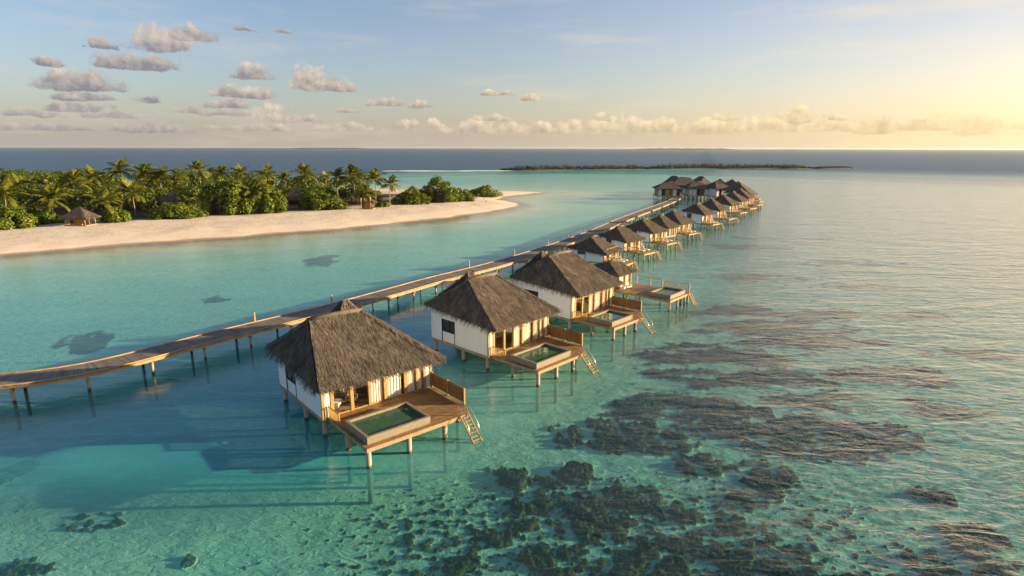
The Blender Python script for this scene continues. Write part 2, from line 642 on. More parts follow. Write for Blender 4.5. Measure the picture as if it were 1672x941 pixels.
REEFS_FAR = [(150, 533, 62, 15), (136, 550, 26, 8), (345, 475, 25, 4), (525, 421, 32, 8), (1240, 600, 190, 22), (1180, 560, 130, 18), (1330, 625, 160, 18), (1250, 520, 150, 14),
             (1340, 540, 150, 12), (1180, 492, 90, 10), (1330, 500, 130, 10), (1470, 590, 120, 14), (1250, 440, 130, 8), (1390, 420, 120, 6), (1230, 395, 80, 5), (1420, 455, 110, 7),
             (1150, 590, 120, 14), (1040, 640, 100, 16), (1560, 640, 80, 14), (1600, 560, 90, 10), (1300, 380, 120, 4), (1500, 500, 100, 8), (1120, 620, 120, 16)]


def reef_mask(x, y, lst, zb=-1.0):
    m = np.zeros(x.shape)
    for (u, v, w, h) in lst:
        cx, cy = at(u, v, zb)
        x1, _ = at(u + w, v, zb)
        _, y0 = at(u, v - h, zb)
        _, y1 = at(u, v + h, zb)
        rx, ry = abs(x1 - cx), abs(y0 - y1) / 2
        m = np.maximum(m, 1 - ((x - cx) / rx) ** 2 * .5 - ((y - cy) / ry) ** 2 * .5)
    return m


def rubble(x, y):
    """0..1: how much the near reef flat is strewn with small coral"""
    cx, cy = at(1060, 860, -1)
    d = ((x - cx) / 26) ** 2 + ((y - cy) / 12) ** 2
    return np.clip(1.2 - d, 0, 1)


def reef_flat(x, y):
    """0..1: the wide belt of broken coral on the seaward side"""
    e = x - (y - 45) * .25
    return np.clip(np.maximum(rubble(x, y) * .9, sstep(2, 14, e) * (1 - sstep(120, 260, y)) * .62), 0, 1) * (.55 + .9 * fbm(x * .12, y * .12, 3, 52)) 


def heads(x, y, cell, seed):
    """rounded coral heads on a jittered grid: 1 at a head's middle, 0 at its rim"""
    gx, gy = x / cell, y / cell
    ix, iy = np.floor(gx), np.floor(gy)
    best = np.full(x.shape, -1.0)
    for dx in (-1, 0, 1):
        for dy in (-1, 0, 1):
            cx, cy = ix + dx, iy + dy
            px, py = cx + _hash(cx, cy, seed), cy + _hash(cx, cy, seed + 1)
            r = .42 + .50 * _hash(cx, cy, seed + 2)
            best = np.maximum(best, 1 - np.hypot(gx - px, (gy - py)) / r)
    return best


def reef_field(x, y):
    w = fbm(x * 1.3, y * 1.3, 4, 21, .62) - .5
    m = reef_mask(x, y, REEFS)
    dens = sstep(.30, .80, m + (fbm(x * .3, y * .3, 3, 27) - .5) * .5)
    hd = np.maximum(heads(x, y, 2.5, 301), heads(x, y, 1.25, 351) * .85)
    near = hd + w * .95 - (1.12 - .86 * dens)
    far = reef_mask(x, y, REEFS_FAR) - .645 + (fbm(x * .22, y * .42, 5, 31, .62) - .5) * 1.9
    d2 = rubble(x, y) * (.25 + .9 * fbm(x * .25, y * .25, 2, 47))
    rub = heads(x, y, .85, 401) + w * .9 - (1.05 - .75 * d2)
    return np.maximum(np.maximum(near, far), np.minimum(rub, .16))


def water_depth(x, y):
    s = -island_sd(x, y)
    lag = 1.2 + 1.6 * sstep(4, 70, s) + (fbm(x * .02, y * .035, 3, 61) - .5) * 1.4 * sstep(10, 60, s)
    lag = np.minimum(lag, .02 + np.maximum(s, 0) * .085)
    spit = np.exp(-(((x - 20) / 32) ** 2 + ((y - 325) / 10) ** 2))          # sand bar off the point
    lag = np.maximum(.05, lag * (1 - .8 * spit))
    edge = 470 + 200 * sstep(-260, -40, x) + 60 * np.sin(x * .01) - 120 * sstep(100, 700, x)
    deep = sstep(-60 - np.clip(x, 0, 500) * .5, 140 + np.clip(x, 0, 900) * .9, y - edge)
    return lag + 22 * deep


# ------------------------------------------------------------------ fan grids
def fan(a0, a1, na, radii):
    ang = np.radians(np.linspace(a0, a1, na))
    r = np.asarray(radii)
    R, A = np.meshgrid(r, ang, indexing='ij')
    x, y = R * np.sin(A), R * np.cos(A)
    nr = len(r)
    i = np.arange(nr - 1)[:, None] * na + np.arange(na - 1)[None, :]
    f = np.stack([i, i + 1, i + na + 1, i + na], -1).reshape(-1, 4)
    return x.ravel(), y.ravel(), f


def seabed_material():
    m = new_mat('seabed_sand_and_coral')
    t = NT(m)
    b = t.n['Principled BSDF']
    g = t.node('ShaderNodeNewGeometry')
    P = g.outputs['Position']
    a = t.node('ShaderNodeAttribute', attribute_name='reef')
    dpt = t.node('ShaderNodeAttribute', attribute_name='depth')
    n1 = t.noise(P, .7, 5, .65)
    n2 = t.noise(P, 3.2, 4, .7)
    sand = t.ramp(n1, [(.3, (.64, .60, .48)), (.7, (.84, .79, .65))])
    # caustic sparkle painted into the sand colour as scattered pale spots
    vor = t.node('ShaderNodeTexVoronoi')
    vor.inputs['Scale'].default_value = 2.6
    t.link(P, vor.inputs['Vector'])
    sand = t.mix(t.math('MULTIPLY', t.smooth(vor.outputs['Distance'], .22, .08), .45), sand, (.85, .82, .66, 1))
    n3 = t.noise(P, 5.5, 5, .72)
    rub = t.node('ShaderNodeAttribute', attribute_name='rubble')
    specks = t.ramp(n3, [(.34, (.06, .052, .034)), (.46, (.17, .15, .10)), (.55, (.42, .38, .27)), (.66, (.84, .79, .58))])
    sand = t.mix(t.math('MULTIPLY', t.math('MULTIPLY', rub.outputs['Fac'], .95, clamp=True), t.smooth(t.noise(P, .9, 5, .7), .42, .60), clamp=True), sand, specks)
    coral = t.ramp(t.math('MULTIPLY_ADD', n3, .5, t.math('MULTIPLY', n2, .5)), [(.30, (.026, .016, .010)), (.47, (.082, .050, .030)), (.58, (.19, .125, .062)), (.70, (.46, .34, .16))])
    big = t.ramp(t.noise(P, .35, 3), [(.35, (.75, .68, .60)), (.65, (1.15, 1.15, .95))])
    coral = t.mix(1.0, coral, big, 'MULTIPLY')
    f = t.smooth(t.math('ADD', a.outputs['Fac'], t.math('MULTIPLY_ADD', n2, .5, -.25)), -.06, .12)
    col = t.mix(f, sand, coral)
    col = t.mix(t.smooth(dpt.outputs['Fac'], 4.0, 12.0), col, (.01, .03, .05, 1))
    t.link(col, b.inputs['Base Color'])
    b.inputs['Roughness'].default_value = .95
    b.inputs['Specular IOR Level'].default_value = .1
    rip = t.noise(t.mapping(P, (.6, 1.3, 1), (0, 0, .5)), 1.5, 3, .6, .8)
    hh = t.math('ADD', t.math('MULTIPLY', n2, .03), t.math('MULTIPLY', rip, .20))
    t.link(t.bump(hh, 1.0), b.inputs['Normal'])
    return m


def build_seabed():
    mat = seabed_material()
    parts_x, parts_y, faces, off = [], [], [], 0
    near_r = np.exp(np.linspace(math.log(20), math.log(90), 560))
    far_r = np.exp(np.linspace(math.log(90), math.log(30000), 260))
    x, y, f = fan(-50, 50, 760, near_r)
    z, reef, dep = bed_height(x, y, True)
    rub = reef_flat(x, y)
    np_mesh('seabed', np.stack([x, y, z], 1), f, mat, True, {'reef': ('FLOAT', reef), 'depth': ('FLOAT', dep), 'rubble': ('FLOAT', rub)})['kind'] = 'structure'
    # the rest of the bed: one ring sheet overlapping a little below the detailed part's edge
    ra = np.concatenate([[.5, 5, 10, 15, 19.9]])
    x1, y1, f1 = fan(-180, 180, 120, np.concatenate([[.5, 6, 12, 20.02]]))
    x2, y2, f2 = fan(50 - .02, 310 + .02, 120, np.exp(np.linspace(math.log(20), math.log(90.2), 40)))
    x3, y3, f3 = fan(-180, 180, 700, np.concatenate([[89.9], far_r[1:]]))
    X = np.concatenate([x1, x2, x3]); Y = np.concatenate([y1, y2, y3])
    F = np.concatenate([f1, f2 + len(x1), f3 + len(x1) + len(x2)])
    z, reef, dep = bed_height(X, Y, False)
    rub = reef_flat(X, Y)
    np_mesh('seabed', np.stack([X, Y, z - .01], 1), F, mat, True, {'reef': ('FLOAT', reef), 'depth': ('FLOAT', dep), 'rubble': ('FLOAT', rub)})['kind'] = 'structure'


def bed_height(x, y, fine):
    dep = water_depth(x, y)
    reef = reef_field(x, y)
    top = np.minimum(dep - .45, (.10 + .58 * sstep(-22, -6, x)) * .9 * (fbm(x * .35, y * .35, 2, 71)))
    h = sstep(-.02, .50, reef) ** 1.3 * np.maximum(top, 0) * .9
    if fine:
        lump = (np.abs(fbm(x * 2.3, y * 2.3, 3, 81, .6) - .5) * 2)
        h = h + sstep(0, .35, reef) * (.30 - lump * .62) * np.minimum(1, dep * .4)
        h = h + (fbm(x * .5, y * .5, 2, 88) - .5) * .10
    z = -dep + np.clip(h, -.3, 10)
    s = island_sd(x, y)
    return np.where(s > -1.5, np.minimum(z, -.6 - .2 * np.maximum(s + 1.5, 0)), np.minimum(z, -.22)), reef, dep


def water_material():
    m = new_mat('lagoon_water')
    t = NT(m)
    t.n.remove(t.n['Principled BSDF'])
    out = t.n['Material Output']
    g = t.node('ShaderNodeNewGeometry')
    P = g.outputs['Position']
    colA = t.node('ShaderNodeAttribute', attribute_name='water_color')
    tint = t.node('ShaderNodeAttribute', attribute_name='water_tint')
    turb = t.node('ShaderNodeAttribute', attribute_name='turbidity')
    chop = t.node('ShaderNodeAttribute', attribute_name='chop')
    # wind ripples and a longer chop, crests running across the wind
    rot = (0, 0, math.radians(-20))
    w1 = t.noise(t.mapping(P, (.60, 1.1, 1), rot), 1.25, 5, .66, .8)
    w2 = t.noise(t.mapping(P, (.45, 1.0, 1), (0, 0, math.radians(-12))), .36, 3, .55, .8)
    w4 = t.noise(t.mapping(P, (.45, 1.0, 1), (0, 0, math.radians(-16))), .11, 2, .5, .6)
    w3 = t.noise(t.mapping(P, (.5, 1.0, 1), (0, 0, math.radians(-40))), 5.0, 2, .6)
    h = t.math('ADD', t.math('MULTIPLY', w1, .34), t.math('ADD', t.math('ADD', t.math('MULTIPLY', w2, .95), t.math('MULTIPLY', w4, 1.3)), t.math('MULTIPLY', w3, .05)))
    h = t.math('MULTIPLY', h, t.math('MULTIPLY', chop.outputs['Fac'], .30))
    nrm = t.bump(h, 1.0, 1.0)
    ci = t.math('ABSOLUTE', t.vmath('DOT_PRODUCT', nrm, g.outputs['Incoming']))
    frs = t.math('MULTIPLY_ADD', t.math('POWER', t.math('SUBTRACT', 1.0, ci, clamp=True), 5.0), .98, .02)
    gl = t.node('ShaderNodeBsdfGlossy')
    rgh = t.node('ShaderNodeAttribute', attribute_name='ripple_roughness')
    t.link(rgh.outputs['Fac'], gl.inputs['Roughness'])
    gl.inputs['Color'].default_value = (.95, .95, .95, 1)
    t.link(nrm, gl.inputs['Normal'])
    tr = t.node('ShaderNodeBsdfTransparent')
    t.link(tint.outputs['Color'], tr.inputs[0])
    df = t.node('ShaderNodeBsdfDiffuse')
    mott = t.noise(t.mapping(P, (.35, 1, 1)), .16, 4, .6)
    dc = t.mix(1.0, colA.outputs['Color'], t.ramp(mott, [(.3, (.66, .80, .86)), (.7, (1.28, 1.16, 1.08))]), 'MULTIPLY')
    t.link(dc, df.inputs[0])
    t.link(nrm, df.inputs['Normal'])
    m1 = t.node('ShaderNodeMixShader')
    t.link(turb.outputs['Fac'], m1.inputs[0])
    t.link(tr.outputs[0], m1.inputs[1])
    t.link(df.outputs[0], m1.inputs[2])
    m2 = t.node('ShaderNodeMixShader')
    refl = t.node('ShaderNodeAttribute', attribute_name='reflectance')
    t.link(t.math('MULTIPLY', frs, refl.outputs['Fac']), m2.inputs[0])
    t.link(m1.outputs[0], m2.inputs[1])
    t.link(gl.outputs[0], m2.inputs[2])
    t.link(m2.outputs[0], out.inputs[0])
    return m


def build_water():
    r = np.concatenate([[.3, 3, 8, 14], np.exp(np.linspace(math.log(18), math.log(30000), 330))])
    x, y, f = fan(-180, 180, 721, r)
    dep = water_depth(x, y)
    s = -island_sd(x, y)
    shal = np.array([.60, .68, .54]); lag = np.array([.25, .60, .55]); mid = np.array([.03, .38, .42])
    deepc = np.array([.022, .085, .175]); edge = np.array([.50, .50, .38])
    k1 = sstep(.0, .9, dep)[:, None]; k2 = sstep(.9, 2.0, dep)[:, None]; k3 = sstep(1.9, 3.3, dep)[:, None]; k4 = sstep(3.5, 12, dep)[:, None]
    near = sstep(110, 60, np.hypot(x, y))[:, None]
    col = edge * (1 - k1) + shal * k1
    col = col * (1 - k2) + lag * k2
    col = col * (1 - k3 * .8) + mid * k3 * .8
    green = np.array([.20, .43, .42])
    col = col * (1 - near * .75) + (green * sstep(-18, 4, x)[:, None] + np.array([.012, .30, .37]) * (1 - sstep(-18, 4, x)[:, None])) * near * .75
    eastm = (sstep(0, 45, x - (y - 60) * .32) * .65)[:, None]
    col = col * (1 - eastm) + np.array([.17, .32, .345]) * eastm
    col = col * (1 - k4) + deepc * k4
    e2 = x - (-6 + (y - 42) * .65)
    row = sstep(7, -1, e2) * sstep(35, 42, y) * sstep(-44, -24, e2)
    turb = .07 + .40 * sstep(70, 260, np.hypot(x, y)) + .10 * sstep(0, -20, x) + .48 * row * sstep(160, 90, y)
    turb = np.maximum(turb, sstep(3, 7, dep))
    turb = np.where(dep < .5, np.minimum(turb, .15 + dep), turb)
    bz, _, _ = bed_height(x, y, False)
    L = np.clip(np.minimum(dep, -bz), 0, 6)[:, None]
    tint = np.exp(-L * np.array([.25, .060, .072]))
    chop = .25 + 1.25 * sstep(-5, 35, x - (y - 60) * .32) + .25 * sstep(300, 700, y)
    chop *= sstep(-1, 12, s)
    one = np.ones((len(x), 1))
    rad = np.hypot(x, y)
    rgh = .06 + .13 * sstep(120, 900, rad)
    east = sstep(-5, 50, x - (y - 60) * .32)
    refl = 1.0 - .45 * sstep(50, 160, rad) * (1 - east) - .70 * sstep(330, 900, rad)
    np_mesh('water', np.stack([x, y, x * 0], 1), f, water_material(), True,
            {'water_color': ('FLOAT_COLOR', np.hstack([col, one])), 'water_tint': ('FLOAT_COLOR', np.hstack([tint, one])),
             'turbidity': ('FLOAT', turb), 'ripple_roughness': ('FLOAT', rgh), 'reflectance': ('FLOAT', np.clip(refl * (1 + .25 * east * (1 - sstep(330, 900, rad))), .22, 1.4)), 'chop': ('FLOAT', chop)})['kind'] = 'structure'


build_seabed()
build_water()


# ------------------------------------------------------------------ beach
def sand_material():
    m = new_mat('beach_sand')
    t = NT(m)
    b = t.n['Principled BSDF']
    g = t.node('ShaderNodeNewGeometry')
    P = g.outputs['Position']
    sep = t.node('ShaderNodeSeparateXYZ')
    t.link(P, sep.inputs[0])
    n1 = t.noise(P, .12, 4, .6)
    n2 = t.noise(P, 1.1, 4, .7)
    c = t.ramp(n1, [(.3, (.68, .575, .45)), (.7, (.80, .70, .56))])
    # trodden band with footprints and weed along the wrack line
    inl = t.node('ShaderNodeAttribute', attribute_name='inland')
    band = t.math('MULTIPLY', t.smooth(inl.outputs['Fac'], 9.0, 16.0), t.smooth(n2, .53, .66))
    c = t.mix(t.math('MULTIPLY', band, .6), c, (.25, .19, .13, 1))
    zz = t.math('ADD', sep.outputs[2], t.math('MULTIPLY_ADD', n1, .3, -.15))
    wet = t.smooth(zz, .30, .12)
    c = t.mix(wet, c, (.36, .28, .205, 1))
    c = t.mix(t.smooth(zz, -.05, -.55), c, (.76, .71, .57, 1))
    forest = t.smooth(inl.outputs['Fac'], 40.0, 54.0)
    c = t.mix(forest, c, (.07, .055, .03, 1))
    t.link(c, b.inputs['Base Color'])
    b.inputs['Specular IOR Level'].default_value = .15
    t.val(b.inputs['Roughness'], t.math('MULTIPLY_ADD', wet, -.45, .95))
    hh = t.math('ADD', n2, t.math('MULTIPLY', t.noise(P, 5.0, 2), .3))
    t.link(t.bump(hh, .10), b.inputs['Normal'])
    return m


def build_beach():
    xs = np.concatenate([np.arange(-560, -180, 6.0), np.arange(-180, 40, .9)])
    ys = np.concatenate([np.arange(-60, 100, 6.0), np.arange(100, 350, 1.1), np.arange(350, 500, 6.0)])
    X, Y = np.meshgrid(xs, ys, indexing='xy')
    x, y = X.ravel(), Y.ravel()
    s = island_sd(x, y)
    z = island_z(x, y)
    nx = len(xs)
    i = np.arange(len(ys) - 1)[:, None] * nx + np.arange(nx - 1)[None, :]
    f = np.stack([i, i + 1, i + nx + 1, i + nx], -1).reshape(-1, 4)
    keep = (s[f] > -22).any(1)
    f = f[keep]
    used = np.unique(f)
    remap = np.full(len(x), -1)
    remap[used] = np.arange(len(used))
    o = np_mesh('beach', np.stack([x, y, z], 1)[used], remap[f], sand_material(), True, {'inland': ('FLOAT', s[used])})
    o['kind'] = 'structure'


build_beach()


def gz(x, y):
    return float(island_z(np.array([x]), np.array([y]))[0])


# ------------------------------------------------------------------ thatch
def grid_face(a, b, c, d, nu, nv, sag=.25, rough=.05):
    """a-b eave, d-c ridge: returns points (nv+1, nu+1)"""
    a, b, c, d = (np.array(p, float) for p in (a, b, c, d))
    s = np.linspace(0, 1, nu + 1)[None, :, None]
    t = np.linspace(0, 1, nv + 1)[:, None, None]
    p = (a * (1 - s) + b * s) * (1 - t) + (d * (1 - s) + c * s) * t
    p[..., 2] -= sag * 4 * (t * (1 - t))[..., 0] * .5
    return p


def roof_faces(W, B, ol, of, ob, ezf, ezb, rz, rl, rr, ry=None):
    FL, FR, BR, BL = (-ol, -of, ezf), (W + ol, -of, ezf), (W + ol, B + ob, ezb), (-ol, B + ob, ezb)
    my = (B + ob - of) / 2 if ry is None else ry
    RL, RR = (rl, my, rz), (rr, my, rz)
    return [(FL, FR, RR, RL), (FR, BR, RR, RR), (BR, BL, RL, RR), (BL, FL, RL, RL)]


def thatch_roof(name, faces, parent, blades, mat, thick=.34, fringe=True, blen=.8, bw=.055, label=None):
    m = MB()
    rnd = random.Random(len(m.v) + blades + int(faces[0][0][2] * 100))
    grids = []
    for (a, b, c, d) in faces:
        nu, nv = (14, 9)
        p = grid_face(a, b, c, d, nu, nv)
        jit = (RNG.random(p.shape) - .5) * np.array([.04, .04, .09])
        jit[0, :] *= .3
        jit[:, 0] *= 0
        jit[:, -1] *= 0
        jit[-1, :] *= .3
        p = p + jit
        grids.append(p)
        vs = p.reshape(-1, 3)
        w = nu + 1
        fs = [(r * w + k, r * w + k + 1, (r + 1) * w + k + 1, (r + 1) * w + k) for r in range(nv) for k in range(nu)]
        m.add(vs, fs)
        # rounded eave edge
        cen = np.mean([np.array(q) for f_ in faces for q in f_], axis=0)
        e = p[0]
        inw = cen[None, :] - e
        inw[:, 2] = 0
        inw /= np.linalg.norm(inw, axis=1)[:, None]
        e1 = e + np.array([0, 0, -.16]) - inw * .05
        e2 = e + np.array([0, 0, -thick]) + inw * .10
        m.add(np.vstack([e, e1, e2]), [(w + k, w + k + 1, k + 1, k) for k in range(nu)] + [(2 * w + k, 2 * w + k + 1, w + k + 1, w + k) for k in range(nu)])
    # underside
    und = [(np.array(f_[0]) + np.array((0, 0, -thick))) for f_ in faces]
    m.add(und, [(0, 1, 2, 3)][::-1] if len(und) == 4 else [tuple(range(len(und)))])
    areas = []
    for p in grids:
        areas.append(np.linalg.norm(np.cross(p[0, -1] - p[0, 0], p[-1, 0] - p[0, 0])) * .5 * (1 + np.linalg.norm(p[-1, -1] - p[-1, 0]) / max(.1, np.linalg.norm(p[0, -1] - p[0, 0]))))
    tot = sum(areas)
    for gi, p in enumerate(grids):
        nv, nu = p.shape[0] - 1, p.shape[1] - 1
        L0 = np.linalg.norm(p[0, -1] - p[0, 0])
        L1 = np.linalg.norm(p[-1, -1] - p[-1, 0])
        n = int(blades * areas[gi] / tot)
        cnt = 0
        while cnt < n:
            t = rnd.random()
            if rnd.random() > ((1 - t) * L0 + t * L1) / L0 + .05:
                continue
            s = rnd.random()
            cnt += 1
            blade(m, p, s, t, nu, nv, blen * rnd.uniform(.6, 1.3), bw * rnd.uniform(.6, 1.5), rnd, False)
        if fringe:
            for k in range(int(L0 * (9 if blades > 2000 else 4))):
                blade(m, p, rnd.random(), rnd.uniform(0, .03), nu, nv, blen * rnd.uniform(.28, .62), bw * rnd.uniform(.9, 1.8), rnd, True)
        # capping along the hips and the ridge
        for k in range(int(blades * .035)):
            s = .0 if rnd.random() < .5 else 1.0
            blade(m, p, min(1, max(0, s + rnd.uniform(-.03, .03))), rnd.random(), nu, nv, blen * .7, bw * 1.2, rnd, False, lift=.10)
    o = m.build(name, mat, parent)
    if label:
        o['label'] = label
    return o


def blade(m, p, s, t, nu, nv, L, w, rnd, edge, lift=.0):
    fu, fv = min(s * nu, nu - 1e-4), min(t * nv, nv - 1e-4)
    i, j = int(fu), int(fv)
    du, dv = fu - i, fv - j
    a, b, c, d = p[j, i], p[j, i + 1], p[j + 1, i + 1], p[j + 1, i]
    q = (a * (1 - du) + b * du) * (1 - dv) + (d * (1 - du) + c * du) * dv
    ac = p[0, -1] - p[0, 0]
    ac = ac / np.linalg.norm(ac)
    up = (d + c - a - b)
    up = up - ac * np.dot(up, ac)
    up = up / (np.linalg.norm(up) + 1e-9)
    nr = np.cross(ac, up)
    if nr[2] < 0:
        nr = -nr
    dirv = -up + ac * rnd.uniform(-.32, .32)
    if edge:
        dirv = dirv * .55 + np.array((0, 0, -.55))
        q = q + up * .15
    side = ac + up * rnd.uniform(-.2, .2)
    h0, h1 = lift + .02 + rnd.random() * .03, lift + .04 + rnd.random() * .09
    p0 = q + nr * h0
    p1 = p0 + dirv * L + nr * (h1 - h0)
    m.add([p0 - side * w * .5, p0 + side * w * .5, p1 + side * w * .25, p1 - side * w * .25], [(0, 1, 2, 3)])


# ------------------------------------------------------------------ villas
def pile(parent, x, y, ztop, r=.17, n=10):
    m = MB()
    m.tube([(x, y, -3.2), (x, y, ztop)], r, n)
    o = m.build('pile', M['pile'], parent, True)
    return o


def planks(m, x0, x1, y0, y1, z, w=.16, along='x', th=.05, gap=.012):
    if along == 'x':
        n = max(1, int((y1 - y0) / w))
        for k in range(n):
            a = y0 + (y1 - y0) * k / n
            m.box(x0, x1, a + gap / 2, a + (y1 - y0) / n - gap / 2, z - th, z)
    else:
        n = max(1, int((x1 - x0) / w))
        for k in range(n):
            a = x0 + (x1 - x0) * k / n
            m.box(a + gap / 2, a + (x1 - x0) / n - gap / 2, y0, y1, z - th, z)


def curtain(parent, x0, x1, y, z0, z1, nf=4):
    m = MB()
    n = nf * 6
    vs = []
    for k in range(n + 1):
        x = x0 + (x1 - x0) * k / n
        yy = y + .05 * math.sin(2 * PI * k / 6 + .7 * math.sin(k * .9))
        vs += [(x, yy, z0), (x, yy, z1)]
    m.add(vs, [(2 * k, 2 * k + 2, 2 * k + 3, 2 * k + 1) for k in range(n)])
    return m.build('curtain', M['curtain'], parent, True)


def villa(name, label, pos, yaw, W, B, ez, rz, dz, rl, rr, dw, dd, ol, of, lod=0, rear=None, group='overwater villas along the boardwalk', style='std',
          blades=0, walk=None, deck=True, cat='villa', ladder=True):
    root = thing(name, label, cat, (pos[0], pos[1], 0), math.radians(yaw), group)
    ezf, ezb = ez - .38, ez + .38
    th = .30

    def soffit(y):
        return ezf + (ezb - ezf) * (y + of) / (B + of + .6) - th

    roofmat = M['thatch'] if lod == 0 else M['thatch_far']
    fc = roof_faces(W, B, ol, of, .6, ezf, ezb, rz, rl, rr)
    r = thatch_roof('thatched_roof', fc, root, blades, roofmat, th, True, .8 if lod == 0 else .9, .055 if lod == 0 else .09)
    # ridge cap: a thick roll of straw
    my = (B + .6 - of) / 2
    m = MB()
    m.tube([(rl - .15, my, rz - .05), ((rl + rr) / 2, my, rz + .05), (rr + .15, my, rz - .05)], .22, 8)
    m.build('ridge_cap', roofmat, r, True)
    if rear:
        ax, ay, az_ = rear
        hw = 3.0
        zz = ezb + .25
        f2 = [((ax - hw, ay - 2.4, zz), (ax + hw, ay - 2.4, zz), (ax + .25, ay, az_), (ax - .25, ay, az_)), ((ax + hw, ay - 2.4, zz), (ax + hw, ay + 2.6, zz), (ax + .25, ay, az_), (ax + .25, ay, az_)),
              ((ax + hw, ay + 2.6, zz), (ax - hw, ay + 2.6, zz), (ax - .25, ay, az_), (ax + .25, ay, az_)), ((ax - hw, ay + 2.6, zz), (ax - hw, ay - 2.4, zz), (ax - .25, ay, az_), (ax - .25, ay, az_))]
        thatch_roof('rear_roof', f2, root, blades // 8, roofmat, .3, True)
    # floor platform and edge beam
    m = MB()
    m.box(0, W, 0, B, dz - .32, dz - .012)
    m.build('floor', M['wood_pale'], root)
    # walls
    wt = .16

    def wall_prism(pts, x0, x1):
        mm = MB()
        n = len(pts)
        mm.add([(x0, y, z) for y, z in pts] + [(x1, y, z) for y, z in pts], [tuple(range(n)), tuple(range(n, 2 * n))[::-1]] + [((i + 1) % n, i, n + i, n + (i + 1) % n) for i in range(n)])
        return mm
    yw0, yw1 = B * .56, B * .80               # window bay in the side wall
    zs, zt = dz + 1.25, dz + 2.75
    mm = MB()
    for (ya, yb, za, zb) in ((.14, yw0, dz, None), (yw1, B, dz, None), (yw0, yw1, zt, None)):
        mm.add([(0, ya, za), (0, yb, za), (0, yb, soffit(yb) + .3), (0, ya, soffit(ya) + .3), (wt, ya, za), (wt, yb, za), (wt, yb, soffit(yb) + .3), (wt, ya, soffit(ya) + .3)],
               [(0, 3, 2, 1), (4, 5, 6, 7), (0, 1, 5, 4), (1, 2, 6, 5), (2, 3, 7, 6), (3, 0, 4, 7)])
    mm.box(.05, wt, yw0, yw1, dz, zs)
    mm.build('side_wall', M['white'], root)
    mm = MB()
    mm.add([(W - wt, .14, dz), (W - wt, B, dz), (W - wt, B, soffit(B) + .3), (W - wt, .14, soffit(.14) + .3), (W, .14, dz), (W, B, dz), (W, B, soffit(B) + .3), (W, .14, soffit(.14) + .3)],
           [(0, 3, 2, 1), (4, 5, 6, 7), (0, 1, 5, 4), (1, 2, 6, 5), (2, 3, 7, 6), (3, 0, 4, 7)])
    mm.build('side_wall', M['white'], root)
    mm = MB()
    mm.box(wt, W - wt, B - wt, B, dz, soffit(B) + .3)
    mm.build('rear_wall', M['white'], root)
    # window with frame, mullion, glass
    mm = MB()
    mm.box(-.03, wt, yw0, yw0 + .10, dz, zt)
    mm.box(-.03, wt, yw1 - .08, yw1, dz, zt)
    mm.box(-.028, wt, yw0 + .1, yw1 - .08, zs, zs + .08)
    mm.box(-.028, wt, yw0 + .1, yw1 - .08, zt - .08, zt)
    ym = yw0 + (yw1 - yw0) * .45
    mm.box(-.026, wt, ym - .04, ym + .04, zs + .08, zt - .08)
    win = mm.build('window', M['dark'], root)
    mm = MB()
    mm.box(.06, .10, yw0 + .1, ym - .04, zs + .08, zt - .08)
    mm.box(.06, .10, ym + .04, yw1 - .08, zs + .08, zt - .08)
    mm.build('pane', M['dark_glass'], win)
    # facade
    zf = soffit(0) + .25
    if lod == 0:
        xs = [0, .085, .25, .40, .545, .735, .845, .925, 1]
        kinds = ['white', 'glass', 'glass', 'curtain', 'curtain', 'curtain', 'curtain', 'white']
        thin = (3, 6)
    elif style == 'pavilion':
        xs = [0, .3, .65, 1]
        kinds = ['glass', 'curtain', 'curtain']
        thin = ()
    else:
        xs = [0, .14, .36, .60, .80, 1]
        kinds = ['white', 'glass', 'curtain', 'glass', 'curtain']
        thin = ()
    for i, fx in enumerate(xs):
        hw = .07 if i in thin else .13
        x = min(max(fx * W, hw), W - hw)
        mm = MB()
        mm.box(x - hw, x + hw, -.06 - .004 * (i % 2), .14, dz - .01, zf)
        mm.build('post', M['post'], root)
    for i, kd in enumerate(kinds):
        a, b = xs[i] * W + .13, xs[i + 1] * W - .13
        if i in thin:
            a = xs[i] * W + .07
        if i + 1 in thin:
            b = xs[i + 1] * W - .07
        if i == 0:
            a = .26
        if i == len(kinds) - 1:
            b = W - .26
        if kd == 'white':
            mm = MB()
            mm.box(a, b, 0, .08, dz, zf)
            mm.build('facade_panel', M['white'], root)
        else:
            mm = MB()
            fw = .05
            mm.box(a, a + fw, .0, .06, dz, zf)
            mm.box(b - fw, b, .0, .06, dz, zf)
            mm.box(a + fw, b - fw, .002, .058, dz, dz + .10)
            mm.box(a + fw, b - fw, .002, .058, dz + 2.45, dz + 2.55)
            fr = mm.build('sliding_door', M['post'], root)
            mm = MB()
            mm.add([(a + fw, .03, dz + .10), (b - fw, .03, dz + .10), (b - fw, .03, zf), (a + fw, .03, zf)], [(0, 1, 2, 3)])
            mm.build('pane', M['glass'], fr)
            if kd == 'curtain':
                cw = (b - a)
                curtain(root, a + .06, b - (.06 if i % 2 else cw * .12), .16, dz + .03, zf, 5)
    if lod == 0:
        mm = MB()
        mm.box(wt + .01, W - wt - .01, 4.2, 4.3, dz, soffit(4.2))
        mm.build('inner_wall', M['interior'], root)
    # ---------------- deck
    if not deck:
        for (x, y) in ((.3, .35), (W - .3, .35), (.3, B - .35), (W - .3, B - .35), (.3, B * .5), (W - .3, B * .5)):
            pile(root, x, y, dz - .32, .15, 6)
        if walk:
            walkway(root, pos, yaw, W, B, dz, walk)
        return root
    x0 = .48 if style != 'pavilion' else .1
    dside = dd - 1.75 if style != 'pavilion' else dd - .2
    wr = W if style != 'pavilion' else dw
    mm = MB()
    z = dz
    xr0 = max(W, wr)
    # boards run parallel to the facade; the seaward corner by the ladder is cut back
    n = max(6, int(dd / (.17 if lod == 0 else .4)))
